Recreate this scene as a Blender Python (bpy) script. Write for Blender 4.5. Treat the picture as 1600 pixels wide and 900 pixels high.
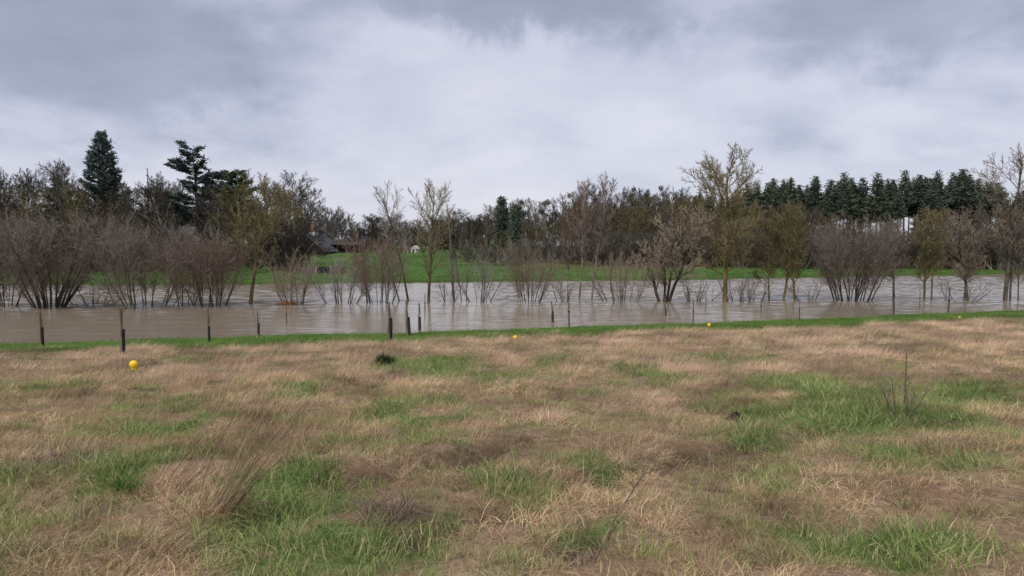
import bpy, math, random
import numpy as np
from mathutils import Vector, Matrix

for o in list(bpy.data.objects):
    bpy.data.objects.remove(o)
scene = bpy.context.scene
R = math.radians

# ------------------------------------------------------------------ camera
CAMZ, F, HOR = 1.6, 1200.0, 385.0           # eye height, focal length in photo pixels, horizon row
PITCH = math.atan((450 - HOR) / F)
cam_data = bpy.data.cameras.new('camera')
cam = bpy.data.objects.new('camera', cam_data)
scene.collection.objects.link(cam)
cam.location = (0, 0, CAMZ)
cam.rotation_euler = (R(90) - PITCH, 0, 0)
cam_data.sensor_width = 36.0
cam_data.lens = F / 1600 * 36
cam_data.clip_start = 0.05
cam_data.clip_end = 6000
scene.camera = cam

# ------------------------------------------------------------------ node helper
class NT:
    def __init__(self, tree):
        self.t = tree
        tree.nodes.clear()
    def n(self, typ, **kw):
        nd = self.t.nodes.new(typ)
        for k, v in kw.items():
            setattr(nd, k, v)
        return nd
    def put(self, sock, v):
        if v is None:
            return
        if isinstance(v, bpy.types.NodeSocket):
            self.t.links.new(v, sock)
        else:
            sock.default_value = v
    def m(self, op, a, b=None, c=None, clamp=False):
        nd = self.n('ShaderNodeMath', operation=op, use_clamp=clamp)
        self.put(nd.inputs[0], a); self.put(nd.inputs[1], b)
        if c is not None: self.put(nd.inputs[2], c)
        return nd.outputs[0]
    def mix(self, f, a, b, blend='MIX'):
        nd = self.n('ShaderNodeMix', data_type='RGBA', blend_type=blend)
        def col(v): return (*v, 1) if isinstance(v, (tuple, list)) and len(v) == 3 else v
        self.put(nd.inputs[0], f); self.put(nd.inputs[6], col(a)); self.put(nd.inputs[7], col(b))
        return nd.outputs[2]
    def noise(self, vec, scale, detail=4, rough=0.55, dist=0.0, dim='3D'):
        nd = self.n('ShaderNodeTexNoise', noise_dimensions=dim)
        self.put(nd.inputs['Vector'], vec)
        nd.inputs['Scale'].default_value = scale
        nd.inputs['Detail'].default_value = detail
        nd.inputs['Roughness'].default_value = rough
        nd.inputs['Distortion'].default_value = dist
        return nd.outputs[0]
    def ramp(self, f, stops):
        nd = self.n('ShaderNodeValToRGB')
        e = nd.color_ramp.elements
        while len(e) < len(stops): e.new(0.5)
        for i, (p, c) in enumerate(stops):
            e[i].position = p
            e[i].color = (*c, 1) if len(c) == 3 else c
        self.put(nd.inputs[0], f)
        return nd.outputs[0]
    def smooth(self, v, a, b, lo=0.0, hi=1.0):
        nd = self.n('ShaderNodeMapRange', interpolation_type='SMOOTHSTEP')
        self.put(nd.inputs[0], v)
        for i, x in enumerate((a, b, lo, hi)): nd.inputs[i + 1].default_value = x
        return nd.outputs[0]

# ------------------------------------------------------------------ sky: overcast cloud layer over a Nishita sky
SUN_EL, SUN_AZ = R(50), R(215)              # azimuth clockwise from +Y (behind and to the left of the camera)
world = bpy.data.worlds.new('World')
scene.world = world
world.use_nodes = True
w = NT(world.node_tree)
sky = w.n('ShaderNodeTexSky', sky_type='NISHITA')
sky.sun_disc = False
sky.sun_elevation = SUN_EL
sky.sun_rotation = SUN_AZ
tc = w.n('ShaderNodeTexCoord')
vdir = tc.outputs['Generated']
sep = w.n('ShaderNodeSeparateXYZ'); w.put(sep.inputs[0], vdir)
dx, dy, dz = sep.outputs
zz = w.m('ADD', w.m('MAXIMUM', dz, 0.0), 0.30)
comb = w.n('ShaderNodeCombineXYZ')
w.put(comb.inputs[0], w.m('DIVIDE', dx, zz)); w.put(comb.inputs[1], w.m('DIVIDE', dy, zz))
comb.inputs[2].default_value = 3.7
cl_big = w.noise(comb.outputs[0], 0.9, 6, 0.55, 0.25)
cl_mid = w.noise(comb.outputs[0], 2.9, 8, 0.62, 0.2)
warp = w.m('SUBTRACT', w.noise(vdir, 7.0, 6, 0.62, 0.6), 0.5)
warp2 = w.m('SUBTRACT', w.noise(vdir, 4.0, 6, 0.62, 0.8), 0.5)
az = w.m('ADD', w.m('ARCTAN2', dx, dy), w.m('MULTIPLY', warp2, 0.26))
el = w.m('ADD', w.m('ARCSINE', dz), w.m('MULTIPLY', warp, 0.13))
def bank(px, py, sx, sy, amp):              # one cloud bank, given by its place in the sky
    a0 = math.atan((px - 800) / F); e0 = math.atan((HOR - py) / F * math.cos(a0))
    u = w.m('DIVIDE', w.m('SUBTRACT', az, a0), sx / F)
    v = w.m('DIVIDE', w.m('SUBTRACT', el, e0), sy / F)
    g = w.m('POWER', 2.718, w.m('MULTIPLY', w.m('ADD', w.m('MULTIPLY', u, u), w.m('MULTIPLY', v, v)), -1.0))
    return w.m('MULTIPLY', g, amp)
dark = None
for b in [(0, 70, 270, 95, .50), (240, 130, 200, 80, .52), (160, 10, 330, 65, .26), (900, 8, 190, 56, .72), (710, 4, 160, 48, .42),
          (1500, 40, 250, 90, .54), (1330, 0, 170, 65, .34), (1430, 210, 280, 40, .26), (1120, 185, 150, 26, .12), (70, 235, 200, 30, .18), (520, 240, 240, 30, .16),
          (800, -160, 1400, 110, .42)]:
    g = bank(*b)
    dark = g if dark is None else w.m('ADD', dark, g)
tex = w.m('ADD', w.m('MULTIPLY', w.m('SUBTRACT', cl_big, 0.5), 0.55), w.m('MULTIPLY', w.m('SUBTRACT', cl_mid, 0.5), 0.45))
puff = w.noise(vdir, 5.5, 8, 0.55, 0.2)      # billows seen side-on low in the sky
mpv = w.n('ShaderNodeMapping'); w.put(mpv.inputs[0], vdir); mpv.inputs['Scale'].default_value = (1, 1, 2.6)
w.put(w.t.nodes[puff.node.name].inputs['Vector'], mpv.outputs[0])
edge = w.m('MULTIPLY', w.m('SUBTRACT', w.smooth(puff, .34, .66), .5), .17)
tex = w.m('ADD', tex, edge)
dk = w.m('ADD', w.m('MULTIPLY', w.smooth(w.m('ADD', dark, w.m('MULTIPLY', tex, .8)), .12, .62), .46), w.m('MULTIPLY', dark, .25))
shade = w.m('ADD', w.m('ADD', dk, w.m('MULTIPLY', tex, .8)), 0.17, clamp=True)
cloud = w.ramp(shade, [(0.0, (3.65, 3.62, 4.05)), (0.25, (2.9, 2.98, 3.56)), (0.55, (2.22, 2.34, 2.95)), (0.8, (1.74, 1.86, 2.36)), (1.0, (1.4, 1.5, 1.9))])
skycol = w.mix(0.93, sky.outputs[0], cloud)
bg = w.n('ShaderNodeBackground'); w.put(bg.inputs[0], skycol); bg.inputs[1].default_value = 0.1
wo = w.n('ShaderNodeOutputWorld'); w.put(wo.inputs[0], bg.outputs[0])

sun_data = bpy.data.lights.new('sun', 'SUN')
sun_data.energy = 1.5
sun_data.angle = R(24)
sun_data.color = (1.0, 0.96, 0.9)
sun = bpy.data.objects.new('sun', sun_data)
scene.collection.objects.link(sun)
sdir = Vector((math.sin(SUN_AZ) * math.cos(SUN_EL), math.cos(SUN_AZ) * math.cos(SUN_EL), math.sin(SUN_EL)))
sun.rotation_euler = sdir.to_track_quat('Z', 'Y').to_euler()

scene.view_settings.view_transform = 'Standard'
scene.view_settings.look = 'None'
scene.view_settings.exposure = 1.03
scene.view_settings.gamma = 1.0
scene.view_settings.use_curve_mapping = False
scene.render.engine = 'CYCLES'
scene.cycles.max_bounces = 6
scene.cycles.diffuse_bounces = 2
scene.cycles.glossy_bounces = 3
scene.cycles.transmission_bounces = 3

# ------------------------------------------------------------------ numeric helpers
def hash2(ix, iy, seed):
    n = (ix.astype(np.int64) * 374761393 + iy.astype(np.int64) * 668265263 + seed * 974634777) & 0xffffffff
    n = ((n ^ (n >> 13)) * 1274126177) & 0xffffffff
    return ((n ^ (n >> 16)) & 0xffff) / 65535.0
def vnoise(x, y, seed=0):
    ix = np.floor(x); iy = np.floor(y)
    fx = x - ix; fy = y - iy
    fx = fx * fx * (3 - 2 * fx); fy = fy * fy * (3 - 2 * fy)
    a = hash2(ix, iy, seed); b = hash2(ix + 1, iy, seed); c = hash2(ix, iy + 1, seed); d = hash2(ix + 1, iy + 1, seed)
    return a + (b - a) * fx + (c - a) * fy + (a - b - c + d) * fx * fy
def fbm(x, y, seed=0, oct=4):
    s = 0; amp = 0.5; tot = 0
    for i in range(oct):
        s = s + amp * vnoise(x * 2 ** i + 17.3 * i, y * 2 ** i - 9.1 * i, seed + i)
        tot += amp; amp *= 0.5
    return s / tot
def sstep(a, b, v):
    t = np.clip((v - a) / (b - a), 0, 1)
    return t * t * (3 - 2 * t)

WZ = -2.0                                    # flood level
def shore_near(x):
    xc = np.clip(x, -60, 60)
    return 32.7 + 0.30 * xc + 0.0015 * xc * xc + .9 * (fbm(x * .35, x * 0 + 8.1, 53, 4) - .5)
def shore_far(x):
    xc = np.clip(x, -75, 95)
    return 78 + 0.24 * xc + 0.0015 * xc * xc + 1.0 * (fbm(x * 0.07, x * 0 + 3.3, 51, 3) - 0.5) * 2

cp, sp = math.cos(PITCH), math.sin(PITCH)
def ray(px, py):
    u = (px - 800) / F; v = -(py - 450) / F
    return np.array((u, cp + v * sp, -sp + v * cp))
def at_plane(px, py, z):
    d = ray(px, py); t = (z - CAMZ) / d[2]
    return d[0] * t, d[1] * t, z
def at_depth(px, py, Y):
    d = ray(px, py); t = Y / d[1]
    return d[0] * t, Y, CAMZ + d[2] * t
def field_base(x, y):
    ys = shore_near(x)
    t = y / ys
    h = WZ * np.where(t < 0, t * 0.4, t)
    h = np.where(t > 1.0, WZ - 1.5 * sstep(1.0, 1.35, t), h)
    return h
def hit(px, py, fn=field_base, y0=1.0, y1=400.0):
    d = ray(px, py)
    ts = np.concatenate([np.arange(y0, 60, 0.04), np.arange(60, y1, 0.3)])
    zs = CAMZ + d[2] / d[1] * ts
    g = fn(d[0] / d[1] * ts, ts)
    k = np.argmax(zs <= g)
    Y = ts[k]
    return float(d[0] / d[1] * Y), float(Y), float(g[k])

# shapes on the field: green patches, worn ruts, found from where they lie on the slope
def patch(px, py, rx, ry, s):
    x, y, _ = hit(px, py)
    _, ya, _ = hit(px, py - ry); _, yb, _ = hit(px, py + ry if py + ry < 899 else 899)
    return x, y, rx / F * y, max(0.12, (ya - yb) / 2 if py + ry < 899 else ya - y), s
PATCHES = [patch(*p) for p in [
    (100, 605, 80, 9, .6), (20, 612, 60, 8, .5), (250, 640, 110, 30, .62), (300, 655, 45, 14, .9), (480, 610, 60, 11, 1.0), (400, 620, 60, 10, .6),
    (660, 572, 90, 14, .7), (760, 588, 120, 9, .75), (680, 662, 70, 36, .72), (620, 640, 60, 12, .7), (210, 735, 120, 40, .8),
    (420, 790, 110, 50, 1.0), (480, 865, 130, 45, 1.05), (660, 870, 60, 45, .85), (540, 650, 70, 12, .5), (1010, 588, 60, 14, .7), (880, 565, 70, 8, .5),
    (1150, 562, 70, 7, .5), (1260, 605, 90, 18, 1.0), (1270, 650, 130, 30, .95), (1400, 645, 120, 32, 1.0), (1350, 610, 80, 16, .8), (1540, 615, 80, 26, .75),
    (1560, 680, 70, 30, .75), (1180, 690, 70, 14, .8), (1330, 852, 90, 40, 1.05), (985, 865, 60, 30, .7), (940, 745, 40, 14, .7),
    (780, 775, 70, 24, .6), (760, 650, 40, 10, .5), (1130, 625, 50, 10, .5), (60, 870, 40, 20, .5), (130, 860, 60, 20, .5), (1150, 830, 60, 30, .4),
    (1430, 720, 80, 30, .4), (1580, 830, 60, 30, .4), (1220, 740, 60, 25, .45), (590, 720, 60, 14, .4)]]
RUTS = [[hit(*q)[:2] for q in l] for l in [
    [(540, 758), (620, 738), (720, 718), (800, 692), (870, 690)], [(1010, 725), (1080, 700), (1200, 690), (1290, 672)],
    [(640, 850), (700, 822), (790, 800)], [(430, 715), (530, 706)], [(60, 800), (170, 800)], [(860, 890), (930, 850)], [(1430, 655), (1530, 650)],
    [(440, 800), (560, 795)], [(930, 760), (1020, 735)]]]
def seg_dist(x, y, a, b):
    ax, ay = a; bx, by = b
    vx, vy = bx - ax, by - ay
    t = np.clip(((x - ax) * vx + (y - ay) * vy) / (vx * vx + vy * vy + 1e-9), 0, 1)
    return np.hypot(x - ax - t * vx, y - ay - t * vy)
def rut_mask(x, y):
    m = np.zeros_like(x)
    wob = 0.5 + fbm(x * 2.3, y * 2.3, 77, 3)
    for l in RUTS:
        for a, b in zip(l[:-1], l[1:]):
            m = np.maximum(m, np.exp(-(seg_dist(x, y, a, b) / (0.20 * wob)) ** 2))
    return m
def green_mask(x, y):
    nx = x + (fbm(x * 1.1, y * 1.1, 31, 4) - .5) * 1.6
    ny = y + (fbm(x * 1.1, y * 1.1, 37, 4) - .5) * 1.6 * np.clip(y / 8, 0.5, 2)
    g = np.zeros_like(x)
    for cx, cy, rx, ry, s in PATCHES:
        g = np.maximum(g, s * np.exp(-(((nx - cx) / rx) ** 2 + ((ny - cy) / ry) ** 2) ** 1.3 * 0.8))
    g = g + (fbm(x * 0.8, y * 0.8, 41, 4) - 0.55) * 0.8 + 0.10
    g = sstep(.17, .84, g * .96 + (fbm(x * 3.6, y * 2.6, 45, 3) - .5) * .95 + (fbm(x * .9, y * .9, 46, 2) - .5) * .35)
    # outside the picture the field goes on the same way
    out = sstep(0.62, 0.75, np.abs(x) / np.maximum(y, 3.0))
    g = g * (1 - out) + out * sstep(0.5, 0.62, fbm(x * 0.35, y * 0.5, 43, 4)) * 0.9
    # mown green strip beside the flood
    d = shore_near(x) - y
    wd = 6.0 - 0.03 * np.clip(x, -20, 40) + (fbm(x * 0.8, y * 0.8, 47, 3) - .5) * 3.2
    return np.clip(g, 0, 1), sstep(wd, wd - 0.5, d)
def field_h(x, y):
    b = field_base(x, y)
    amp = np.clip((shore_near(x) - y) / 6, 0.26, 1)
    b = b + amp * ((fbm(x * 0.45, y * 0.45, 5, 3) - .5) * 0.30 + (fbm(x * 1.7, y * 1.7, 9, 3) - .5) * 0.22)
    return b - 0.15 * rut_mask(x, y)
def meadow_h(x, y):
    d = y - shore_far(x)
    r = sstep(-25, 30, x)
    left = 2.6 * sstep(0, 90, d) + 0.006 * np.maximum(d - 90, 0)
    right = 1.2 * sstep(0, 60, d) + 2.2 * sstep(50, 120, d)
    h = WZ + 0.02 + left * (1 - r) + right * r
    h = h + (fbm(x * 0.12, y * 0.12, 61, 3) - .5) * 0.35 * sstep(0, 12, d)
    return np.where(d < 0, WZ + 0.02 + d * 0.22, h).clip(WZ - 1.6, 40)

# ------------------------------------------------------------------ objects and properties
C = scene.collection
def tag(o, label=None, cat=None, group=None, kind=None):
    if label: o['label'] = label
    if cat: o['category'] = cat
    if group: o['group'] = group
    if kind: o['kind'] = kind
    return o
def new_obj(name, mesh, parent=None):
    o = bpy.data.objects.new(name, mesh)
    C.objects.link(o)
    if parent is not None: o.parent = parent
    return o
def empty(name, loc, rz=0.0, scale=1.0):
    o = bpy.data.objects.new(name, None)
    o.empty_display_size = 0.2
    C.objects.link(o)
    o.location = loc; o.rotation_euler = (0, 0, rz)
    o.scale = scale if isinstance(scale, tuple) else (scale,) * 3
    return o
class MB:
    def __init__(self): self.v = []; self.f = []
    def tube(self, pts, rad, sides=5, cap=True):
        b0 = len(self.v); n = len(pts)
        for i in range(n):
            d = (pts[min(i + 1, n - 1)] - pts[max(i - 1, 0)]).normalized()
            a = Vector((1, 0, 0)) if abs(d.x) < 0.8 else Vector((0, 1, 0))
            s = d.cross(a).normalized(); t = d.cross(s)
            for k in range(sides):
                an = 2 * math.pi * k / sides
                self.v.append(pts[i] + s * (math.cos(an) * rad[i]) + t * (math.sin(an) * rad[i]))
        for i in range(n - 1):
            for k in range(sides):
                k2 = (k + 1) % sides
                self.f.append((b0 + i * sides + k, b0 + i * sides + k2, b0 + (i + 1) * sides + k2, b0 + (i + 1) * sides + k))
        if cap:
            self.f.append(tuple(b0 + (n - 1) * sides + k for k in range(sides)))
    def ribbon(self, pts, w, side):
        b0 = len(self.v); n = len(pts)
        for i in range(n - 1):
            q = w * (1 - 0.55 * i / (n - 1)) * 0.5
            self.v.append(pts[i] - side * q); self.v.append(pts[i] + side * q)
        self.v.append(pts[-1])
        for i in range(n - 2):
            a = b0 + 2 * i
            self.f.append((a, a + 1, a + 3, a + 2))
        a = b0 + 2 * (n - 2)
        self.f.append((a, a + 1, a + 2))
    def tri(self, a, b, c):
        k = len(self.v); self.v += [a, b, c]; self.f.append((k, k + 1, k + 2))
    def box(self, x0, x1, y0, y1, z0, z1):
        k = len(self.v)
        self.v += [Vector(p) for p in ((x0, y0, z0), (x1, y0, z0), (x1, y1, z0), (x0, y1, z0), (x0, y0, z1), (x1, y0, z1), (x1, y1, z1), (x0, y1, z1))]
        self.f += [(k, k + 3, k + 2, k + 1), (k + 4, k + 5, k + 6, k + 7), (k, k + 1, k + 5, k + 4), (k + 1, k + 2, k + 6, k + 5), (k + 2, k + 3, k + 7, k + 6), (k + 3, k, k + 4, k + 7)]
    def poly(self, pts):
        k = len(self.v); self.v += [Vector(p) for p in pts]; self.f.append(tuple(range(k, k + len(pts))))
    def mesh(self, name, mat, smooth=False):
        me = bpy.data.meshes.new(name)
        me.from_pydata([tuple(p) for p in self.v], [], self.f)
        if mat: me.materials.append(mat)
        if smooth: me.polygons.foreach_set('use_smooth', [True] * len(me.polygons))
        me.update()
        return me

def mat_new(name):
    m = bpy.data.materials.new(name); m.use_nodes = True
    return m, NT(m.node_tree)
def finish(t, shader):
    o = t.n('ShaderNodeOutputMaterial'); t.put(o.inputs[0], shader)
def principled(t, col, rough=0.9, spec=0.2, normal=None):
    p = t.n('ShaderNodeBsdfPrincipled')
    if isinstance(col, tuple): col = (*col, 1)
    t.put(p.inputs['Base Color'], col)
    t.put(p.inputs['Roughness'], rough)
    p.inputs['Specular IOR Level'].default_value = spec
    if normal is not None: t.put(p.inputs['Normal'], normal)
    return p
def bump(t, h, strength, dist):
    b = t.n('ShaderNodeBump'); b.inputs['Strength'].default_value = strength; b.inputs['Distance'].default_value = dist
    t.put(b.inputs['Height'], h)
    return b.outputs[0]
def twig_mat(name, col, col2, scale=0.45, rnd=0.35):
    m, t = mat_new(name)
    g = t.n('ShaderNodeTexCoord'); oi = t.n('ShaderNodeObjectInfo')
    n = t.smooth(t.noise(g.outputs['Object'], scale, 3), 0.35, 0.65)
    c = t.mix(n, col, col2)
    hv = t.n('ShaderNodeHueSaturation')
    t.put(hv.inputs['Value'], t.m('ADD', t.m('MULTIPLY', oi.outputs['Random'], rnd), 1 - rnd / 2))
    t.put(hv.inputs['Color'], c)
    finish(t, principled(t, hv.outputs[0], 0.85, 0.15).outputs[0])
    return m
def rough_mat(name, col, col2, scale, strength=0.4, dist=0.02, rough=0.9, coord='Object', stretch=None):
    m, t = mat_new(name)
    g = t.n('ShaderNodeTexCoord').outputs[coord]
    if stretch:
        mp = t.n('ShaderNodeMapping'); t.put(mp.inputs[0], g); mp.inputs['Scale'].default_value = stretch; g = mp.outputs[0]
    n = t.noise(g, scale, 5, 0.6)
    c = t.mix(t.smooth(n, 0.35, 0.68), col, col2)
    finish(t, principled(t, c, rough, 0.25, bump(t, n, strength, dist)).outputs[0])
    return m

# ------------------------------------------------------------------ ground sheets and water
def grid(name, xs, ys, fn, mat, attrs=None):
    X, Y = np.meshgrid(xs, ys)
    Z = fn(X, Y)
    nx, ny = len(xs), len(ys)
    co = np.stack([X, Y, Z], -1).reshape(-1, 3)
    i = np.arange(nx * ny).reshape(ny, nx)
    fa = np.stack([i[:-1, :-1], i[:-1, 1:], i[1:, 1:], i[1:, :-1]], -1).reshape(-1, 4)
    me = bpy.data.meshes.new(name)
    me.vertices.add(len(co)); me.vertices.foreach_set('co', co.ravel())
    me.loops.add(fa.size); me.loops.foreach_set('vertex_index', fa.ravel())
    me.polygons.add(len(fa)); me.polygons.foreach_set('loop_start', np.arange(0, fa.size, 4)); me.polygons.foreach_set('loop_total', np.full(len(fa), 4))
    me.polygons.foreach_set('use_smooth', np.ones(len(fa), bool))
    me.update(); me.validate()
    if attrs:
        for k, fnn in attrs.items():
            a = me.attributes.new(k, 'FLOAT', 'POINT'); a.data.foreach_set('value', fnn(X, Y).ravel().astype(np.float32))
    me.materials.append(mat)
    return new_obj(name, me)
def spread(a, b, d0, grow):
    out = [a]; d = d0
    while out[-1] < b: out.append(out[-1] + d); d *= grow
    return out

m_field, t = mat_new('field_soil')
ga = t.n('ShaderNodeAttribute', attribute_name='green').outputs['Fac']
da = t.n('ShaderNodeAttribute', attribute_name='dirt').outputs['Fac']
pos = t.n('ShaderNodeNewGeometry').outputs['Position']
nf = t.noise(pos, 9, 6, 0.65); nb = t.noise(pos, 1.3, 4)
fa = t.n('ShaderNodeMapping'); t.put(fa.inputs[0], pos); fa.inputs['Scale'].default_value = (9, 60, 20); fa.inputs['Rotation'].default_value = (0, 0, R(25))
fb = t.n('ShaderNodeMapping'); t.put(fb.inputs[0], pos); fb.inputs['Scale'].default_value = (60, 8, 20); fb.inputs['Rotation'].default_value = (0, 0, R(35))
nf = t.m('ADD', t.m('MULTIPLY', nf, .4), t.m('MULTIPLY', t.m('MAXIMUM', t.noise(fa.outputs[0], 1.0, 3, .6, .8), t.noise(fb.outputs[0], 1.0, 3, .6, .8)), .6))
dry = t.ramp(nf, [(0.36, (.055, .037, .023)), (0.5, (.18, .125, .077)), (0.66, (.36, .265, .165))])
dry = t.mix(t.smooth(nb, .4, .65), dry, t.mix(0.5, dry, (.16, .09, .06)))
grn = t.ramp(nf, [(0.36, (.03, .05, .013)), (0.5, (.075, .12, .03)), (0.66, (.15, .20, .06))])
c = t.mix(ga, dry, grn)
c = t.mix(da, c, t.ramp(nf, [(0.3, (.022, .015, .010)), (0.7, (.065, .043, .028))]))
finish(t, principled(t, c, 0.95, 0.1, bump(t, nf, 0.8, 0.03)).outputs[0])
xs_ = spread(0, 90, 0.11, 1.018); xs = np.array([-v for v in xs_[:0:-1]] + xs_)
ys = np.concatenate([np.arange(-14, 2, 0.8), np.array(spread(2, 62, 0.09, 1.009))])
field = grid('field', xs, ys, field_h, m_field, {'green': lambda x, y: np.maximum(*green_mask(x, y)), 'dirt': lambda x, y: rut_mask(x, y) * 0.9})
tag(field, kind='structure')

m_meadow, t = mat_new('meadow_turf')
pos = t.n('ShaderNodeNewGeometry').outputs['Position']
mp = t.n('ShaderNodeMapping'); t.put(mp.inputs[0], pos); mp.inputs['Scale'].default_value = (0.35, 1, 1)
n1 = t.noise(mp.outputs[0], 0.30, 6, 0.68); n2 = t.noise(pos, 4, 5, 0.7)
c = t.ramp(n1, [(0.33, (.05, .105, .024)), (0.5, (.07, .145, .03)), (0.62, (.095, .155, .042)), (0.72, (.14, .155, .06))])
c = t.mix(t.smooth(n2, 0.3, 0.75), t.mix(0.45, c, (.03, .05, .012)), c)
ta = t.n('ShaderNodeAttribute', attribute_name='rough').outputs['Fac']
c = t.mix(ta, c, t.ramp(n2, [(0.3, (.06, .045, .026)), (0.7, (.15, .125, .065))]))
finish(t, principled(t, c, 0.95, 0.1, bump(t, n2, 0.8, 0.12)).outputs[0])
xs = np.concatenate([np.arange(-1400, -160, 60), np.arange(-160, 200, 1.5), np.arange(200, 1500, 60)])
ys = np.concatenate([np.arange(56, 130, 0.7), np.array(spread(130, 2600, 1.5, 1.06))])
def rough_strip(x, y):                       # unmown pale grass at the foot of the wood, leaf litter inside it
    d = y - shore_far(x); r = sstep(-8, 12, x)
    n = (fbm(x * 0.15, y * 0.15, 71, 3) - .5) * 10
    edge = 24 - 0.10 * np.clip(x, 0, 120)
    return r * sstep(edge - 4, edge + 5, d + n) * .9
meadow = grid('meadow', xs, ys, meadow_h, m_meadow, {'rough': rough_strip})
tag(meadow, kind='structure')

m_water, t = mat_new('muddy_flood_water')
pos = t.n('ShaderNodeNewGeometry').outputs['Position']
mp = t.n('ShaderNodeMapping'); t.put(mp.inputs[0], pos); mp.inputs['Scale'].default_value = (0.55, 1.3, 1); mp.inputs['Rotation'].default_value = (0, 0, R(14))
r1 = t.noise(mp.outputs[0], 3.2, 4, 0.6, 0.6); r2 = t.noise(mp.outputs[0], 0.9, 3, 0.5, 0.4)
gust = t.smooth(t.noise(mp.outputs[0], 0.09, 3, 0.5), 0.38, 0.62, 0.35, 1.0)
h = t.m('MULTIPLY', t.m('ADD', t.m('MULTIPLY', r1, 0.45), t.m('MULTIPLY', r2, 0.8)), gust)
mud = t.mix(t.smooth(t.noise(pos, 0.12, 3), .35, .65), (.26, .21, .152), (.225, .182, .135))
p = principled(t, mud, 0.13, 0.5, bump(t, h, 0.5, 0.06))
p.inputs['IOR'].default_value = 1.5
finish(t, p.outputs[0])
def ripples(x, y):
    a = .75 + .45 * sstep(.35, .65, fbm(x * .05, y * .07, 131, 3))
    k = np.clip((np.abs(x) - 75) / 20, 0, 1)
    q = y + .12 * x
    h_ = (vnoise(x * 1.35, q * 2.9, 133) - .5) * .052 + (vnoise(x * 2.0 + 5, q * 4.4, 137) - .5) * .030
    h_ = h_ + (vnoise(x * .35, q * .8, 139) - .5) * .02
    return WZ + h_ * a * (1 - k) * (.36 + .9 * sstep(40, 62, y))
water = grid('flood_water', np.concatenate([np.arange(-160, -66, 6.0), np.arange(-66, 90, .3), np.arange(90, 201, 6.0)]), np.concatenate([np.arange(14, 24, 1.0), np.arange(24, 64, .105), np.arange(64, 106, .15), np.arange(106, 118, 2.0)]), ripples, m_water)
tag(water, kind='structure')

# ------------------------------------------------------------------ bare trees and shrubs
class Bare:
    """A leafless tree: trunk and limbs in one mesh, branches and twigs (the crown) in another."""
    def __init__(s, seed, H, r0, counts, ratio, angle, start, wob, trop, tw, tl=1, lean=(0, 0), shape='round', nseg=(9, 6, 4, 3, 2), stems=1, splay=0.0, base_r=0.0, sink=0.7, minr=0.012, bend=0.0):
        s.rg = random.Random(seed); s.T = MB(); s.K = MB()
        s.counts, s.ratio, s.angle, s.start, s.wob, s.trop, s.tw, s.tl, s.shape, s.nseg, s.minr = counts, ratio, angle, start, wob, trop, tw, tl, shape, nseg, minr
        for k in range(stems):
            if stems == 1:
                p = Vector((0, 0, -sink)); d = Vector((lean[0], lean[1], 1)).normalized(); L = H + sink; r = r0
            else:
                a = 2 * math.pi * (k + s.rg.random()) / stems * 1.0; q = math.sqrt(s.rg.random())
                p = Vector((math.cos(a) * base_r * q, math.sin(a) * base_r * q, -sink))
                sp_ = splay * (0.25 + 0.75 * q) * s.rg.uniform(0.6, 1.15)
                d = Vector((math.cos(a) * math.sin(sp_) + lean[0], math.sin(a) * math.sin(sp_) + lean[1], math.cos(sp_))).normalized()
                L = (H + sink) * s.rg.uniform(0.72, 1.05) / max(0.75, math.cos(sp_ * 0.7)); r = r0 * s.rg.uniform(0.55, 1.1)
            s.br(p, d, L, r, 0)
    def br(s, p, d, L, r, lev):
        g = s.rg; n = s.nseg[lev]; pts = [p]; rad = [r]; dirs = [d]
        step = L / n; tip = 0.25 if lev == 0 else 0.4
        for i in range(n):
            wv = s.wob[lev]
            d = Vector((d.x + g.gauss(0, wv), d.y + g.gauss(0, wv), d.z + g.gauss(0, wv * .7) + s.trop[lev])).normalized()
            p = p + d * step
            pts.append(p); dirs.append(d); rad.append(max(s.minr * .5, r * (1 - (1 - tip) * (i + 1) / n)))
        if lev <= s.tl:
            s.T.tube(pts, rad, 6 if lev == 0 else 4)
        elif lev == s.tl + 1:
            s.K.tube(pts, [max(q, s.tw * .5) for q in rad], 3, False)
        else:
            side = d.cross(Vector((g.uniform(-1, 1), g.uniform(-1, 1), g.uniform(-1, 1))))
            side = side.normalized() if side.length > 1e-4 else Vector((1, 0, 0))
            s.K.ribbon(pts, s.tw, side)
        if lev >= len(s.counts): return
        cnt = s.counts[lev]; st = s.start[lev]; ph = g.uniform(0, 6.28)
        for k in range(cnt):
            f = st + (1 - st) * (k + g.random()) / cnt
            x = min(f, 0.999) * n; i = int(x); q = x - i
            pp = pts[i].lerp(pts[i + 1], q); dd = dirs[min(i + 1, n)]
            ph += 2.4 + g.uniform(-.5, .5)
            a = s.angle[lev] * g.uniform(0.7, 1.25)
            ax = Vector((0, 0, 1)) if abs(dd.z) < 0.9 else Vector((1, 0, 0))
            u = dd.cross(ax).normalized(); v = dd.cross(u)
            cd = dd * math.cos(a) + (u * math.cos(ph) + v * math.sin(ph)) * math.sin(a)
            if lev == 0:
                fr = (f - st) / (1 - st + 1e-6)
                if s.shape == 'round': m = math.sqrt(max(0.08, 1 - (1.6 * fr - 0.7) ** 2))
                elif s.shape == 'cone': m = 1.08 - 0.8 * fr
                elif s.shape == 'vase': m = 0.55 + 0.5 * fr * (1.4 - fr)
                else: m = 0.9 - 0.3 * abs(fr - .5)
            else: m = 1.1 - 0.55 * f
            s.br(pp, cd.normalized(), L * s.ratio[lev] * m * g.uniform(0.75, 1.2), max(s.minr, (r * (1 - .6 * f)) * (0.5 if lev else 0.42)), lev + 1)
    def meshes(s, name, bark, twig):
        return [('trunk', s.T.mesh(name + '_trunk', bark, True)), ('crown', s.K.mesh(name + '_crown', twig))]

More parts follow.
